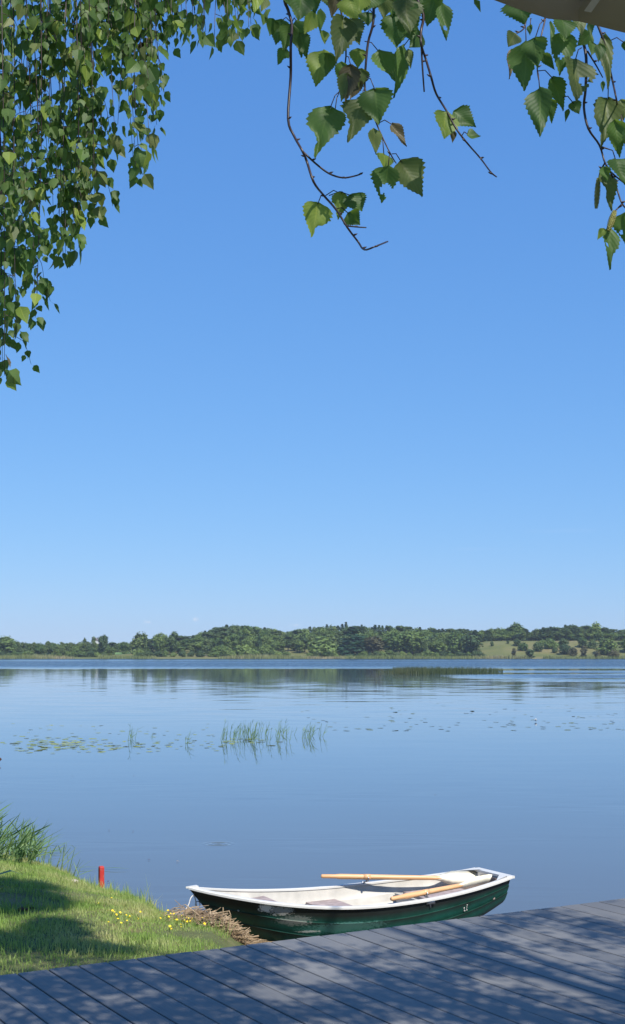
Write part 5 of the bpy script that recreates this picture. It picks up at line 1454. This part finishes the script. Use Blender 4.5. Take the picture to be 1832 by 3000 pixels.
order = sorted([l for l in leaves if in_frame(l[2])], key=lambda l: -l[4] / (l[2] - CAMP).length)
solo = set(id(l) for l in order[:300])
mass = [[], [], [], 0]; stalks = MB()
for l in leaves:
    par, p, b0, q, s_ = l
    if id(l) in solo:
        mt = R.choices(['leaf', 'leaf_olive', 'leaf_yellow', 'leaf_brown'], [48, 20, 29, 3])[0]
        add('leaf', R.choice(SL[mt]), par, b0 - T2, q, s_)
    else: mass_leaf(mass, b0 - T2, q, s_)
    stalks.put([p - T2, b0 - T2 + Vector((.0007, 0, 0)), b0 - T2 - Vector((.0007, 0, 0))], [[0, 1, 2]])
# the rest of this tree's crown, above and to the left of the picture
for _ in range(5200):
    p = Vector((R.gauss(-3.4, 1.1), R.gauss(4.2, 1.1), R.uniform(3.2, 9)))
    if abs(p.x) < p.y * .27 and p.z < CAM_H + p.y * .62: continue
    mass_leaf(mass, p - T2, orient((R.gauss(0, .4), R.gauss(0, .4), -1), (R.gauss(0, 1), R.gauss(0, 1), .5)), R.uniform(.04, .06))
me = mesh_from('birch_foliage', np.concatenate(mass[0]), np.concatenate(mass[1]), M['leaf'], uv=np.concatenate(mass[2]))
tag(add('foliage', me, b2), kind='stuff'); tag(add('leaf_stalks', stalks.mesh('leaf_stalks', M['twig']), b2), kind='stuff')

# ================================================================== parasol over the camera
PC = Vector((.80, .20, 0)); CORNER = spot(1694, 30, y=1.52); RIMZ = CORNER.z
RR = (CORNER.xy - PC.xy).length; A0 = math.atan2(CORNER.y - PC.y, CORNER.x - PC.x)
pr = add('parasol', None, None, (PC.x, PC.y, DZ)); tag(pr, 'grey brown canvas parasol reaching in at the upper right corner', 'parasol')
APEX = RIMZ + .42 - DZ; RZ = RIMZ - DZ
def canopy_panel(a0, a1):
    V, F = [], []; NU, NV = 18, 10
    for j in range(NV + 1):
        r = .04 + (1 - .04) * j / NV
        for i in range(NU + 1):
            u = i / NU
            p0 = Vector((RR * r * math.cos(a0), RR * r * math.sin(a0))); p1 = Vector((RR * r * math.cos(a1), RR * r * math.sin(a1))); p = p0.lerp(p1, u)
            sag = (math.sin(math.pi * u) ** .55) * .045 * r ** 3
            z = APEX + (RZ - APEX) * r - sag
            V.append((p.x, p.y, z))
    n_ = NU + 1
    for j in range(NV):
        for i in range(NU): a = j * n_ + i; F.append([a, a + 1, a + n_ + 1, a + n_])
    # hem turned under at the rim
    b = len(V)
    for i in range(n_):
        q = Vector(V[NV * n_ + i]); V.append((q.x, q.y, q.z - .014))
    for i in range(NU): F.append([NV * n_ + i, NV * n_ + i + 1, b + i + 1, b + i])
    return mesh_from('canopy_panel', V, F, M['canvas'], True)
for k in range(8):
    add('canopy_panel', canopy_panel(A0 + k * math.pi / 4, A0 + (k + 1) * math.pi / 4), pr)
    a = A0 + k * math.pi / 4; u = Vector((math.cos(a), math.sin(a), 0))
    m = MB(); m.tube([u * RR * .04 + Vector((0, 0, APEX - .015)), u * RR * .97 + Vector((0, 0, RZ + .0))], .007, 8); add('rib', m.mesh('parasol_rib', M['rib']), pr)
    m = MB(); w_ = Vector((-u.y, u.x, 0)) * .005
    m.put([u * RR * .05 + w_ + Vector((0, 0, APEX - .03)), u * RR * .985 + w_ + Vector((0, 0, RZ - .012)), u * RR * .985 - w_ + Vector((0, 0, RZ - .012)), u * RR * .05 - w_ + Vector((0, 0, APEX - .03))], [[0, 1, 2, 3]]); add('seam', m.mesh('parasol_seam', M['trim']), pr)
m = MB(); m.tube([(0, 0, 0), (0, 0, APEX + .04)], .02, 12); add('pole', m.mesh('parasol_pole', M['rib'], True), pr)
m = MB(); m.tube([(0, 0, 0), (0, 0, .06), (0, 0, .08)], [.25, .25, .1], 24); add('base', m.mesh('parasol_base', M['rib']), pr)

# ================================================================== haze over the lake
m = MB(); m.box((0, 640, 14), (1900, 1500, 36))
n = NT('lake_haze'); pv = n.node('ShaderNodeVolumePrincipled')
pv.inputs['Color'].default_value = (.80, .90, 1.0, 1); pv.inputs['Density'].default_value = .00014; pv.inputs['Anisotropy'].default_value = .2
n.link(pv.outputs[0], n.out.inputs['Volume'])
tag(add('haze', m.mesh('haze', n.m)), 'thin blue haze over the lake and far shore', 'haze', kind='stuff')
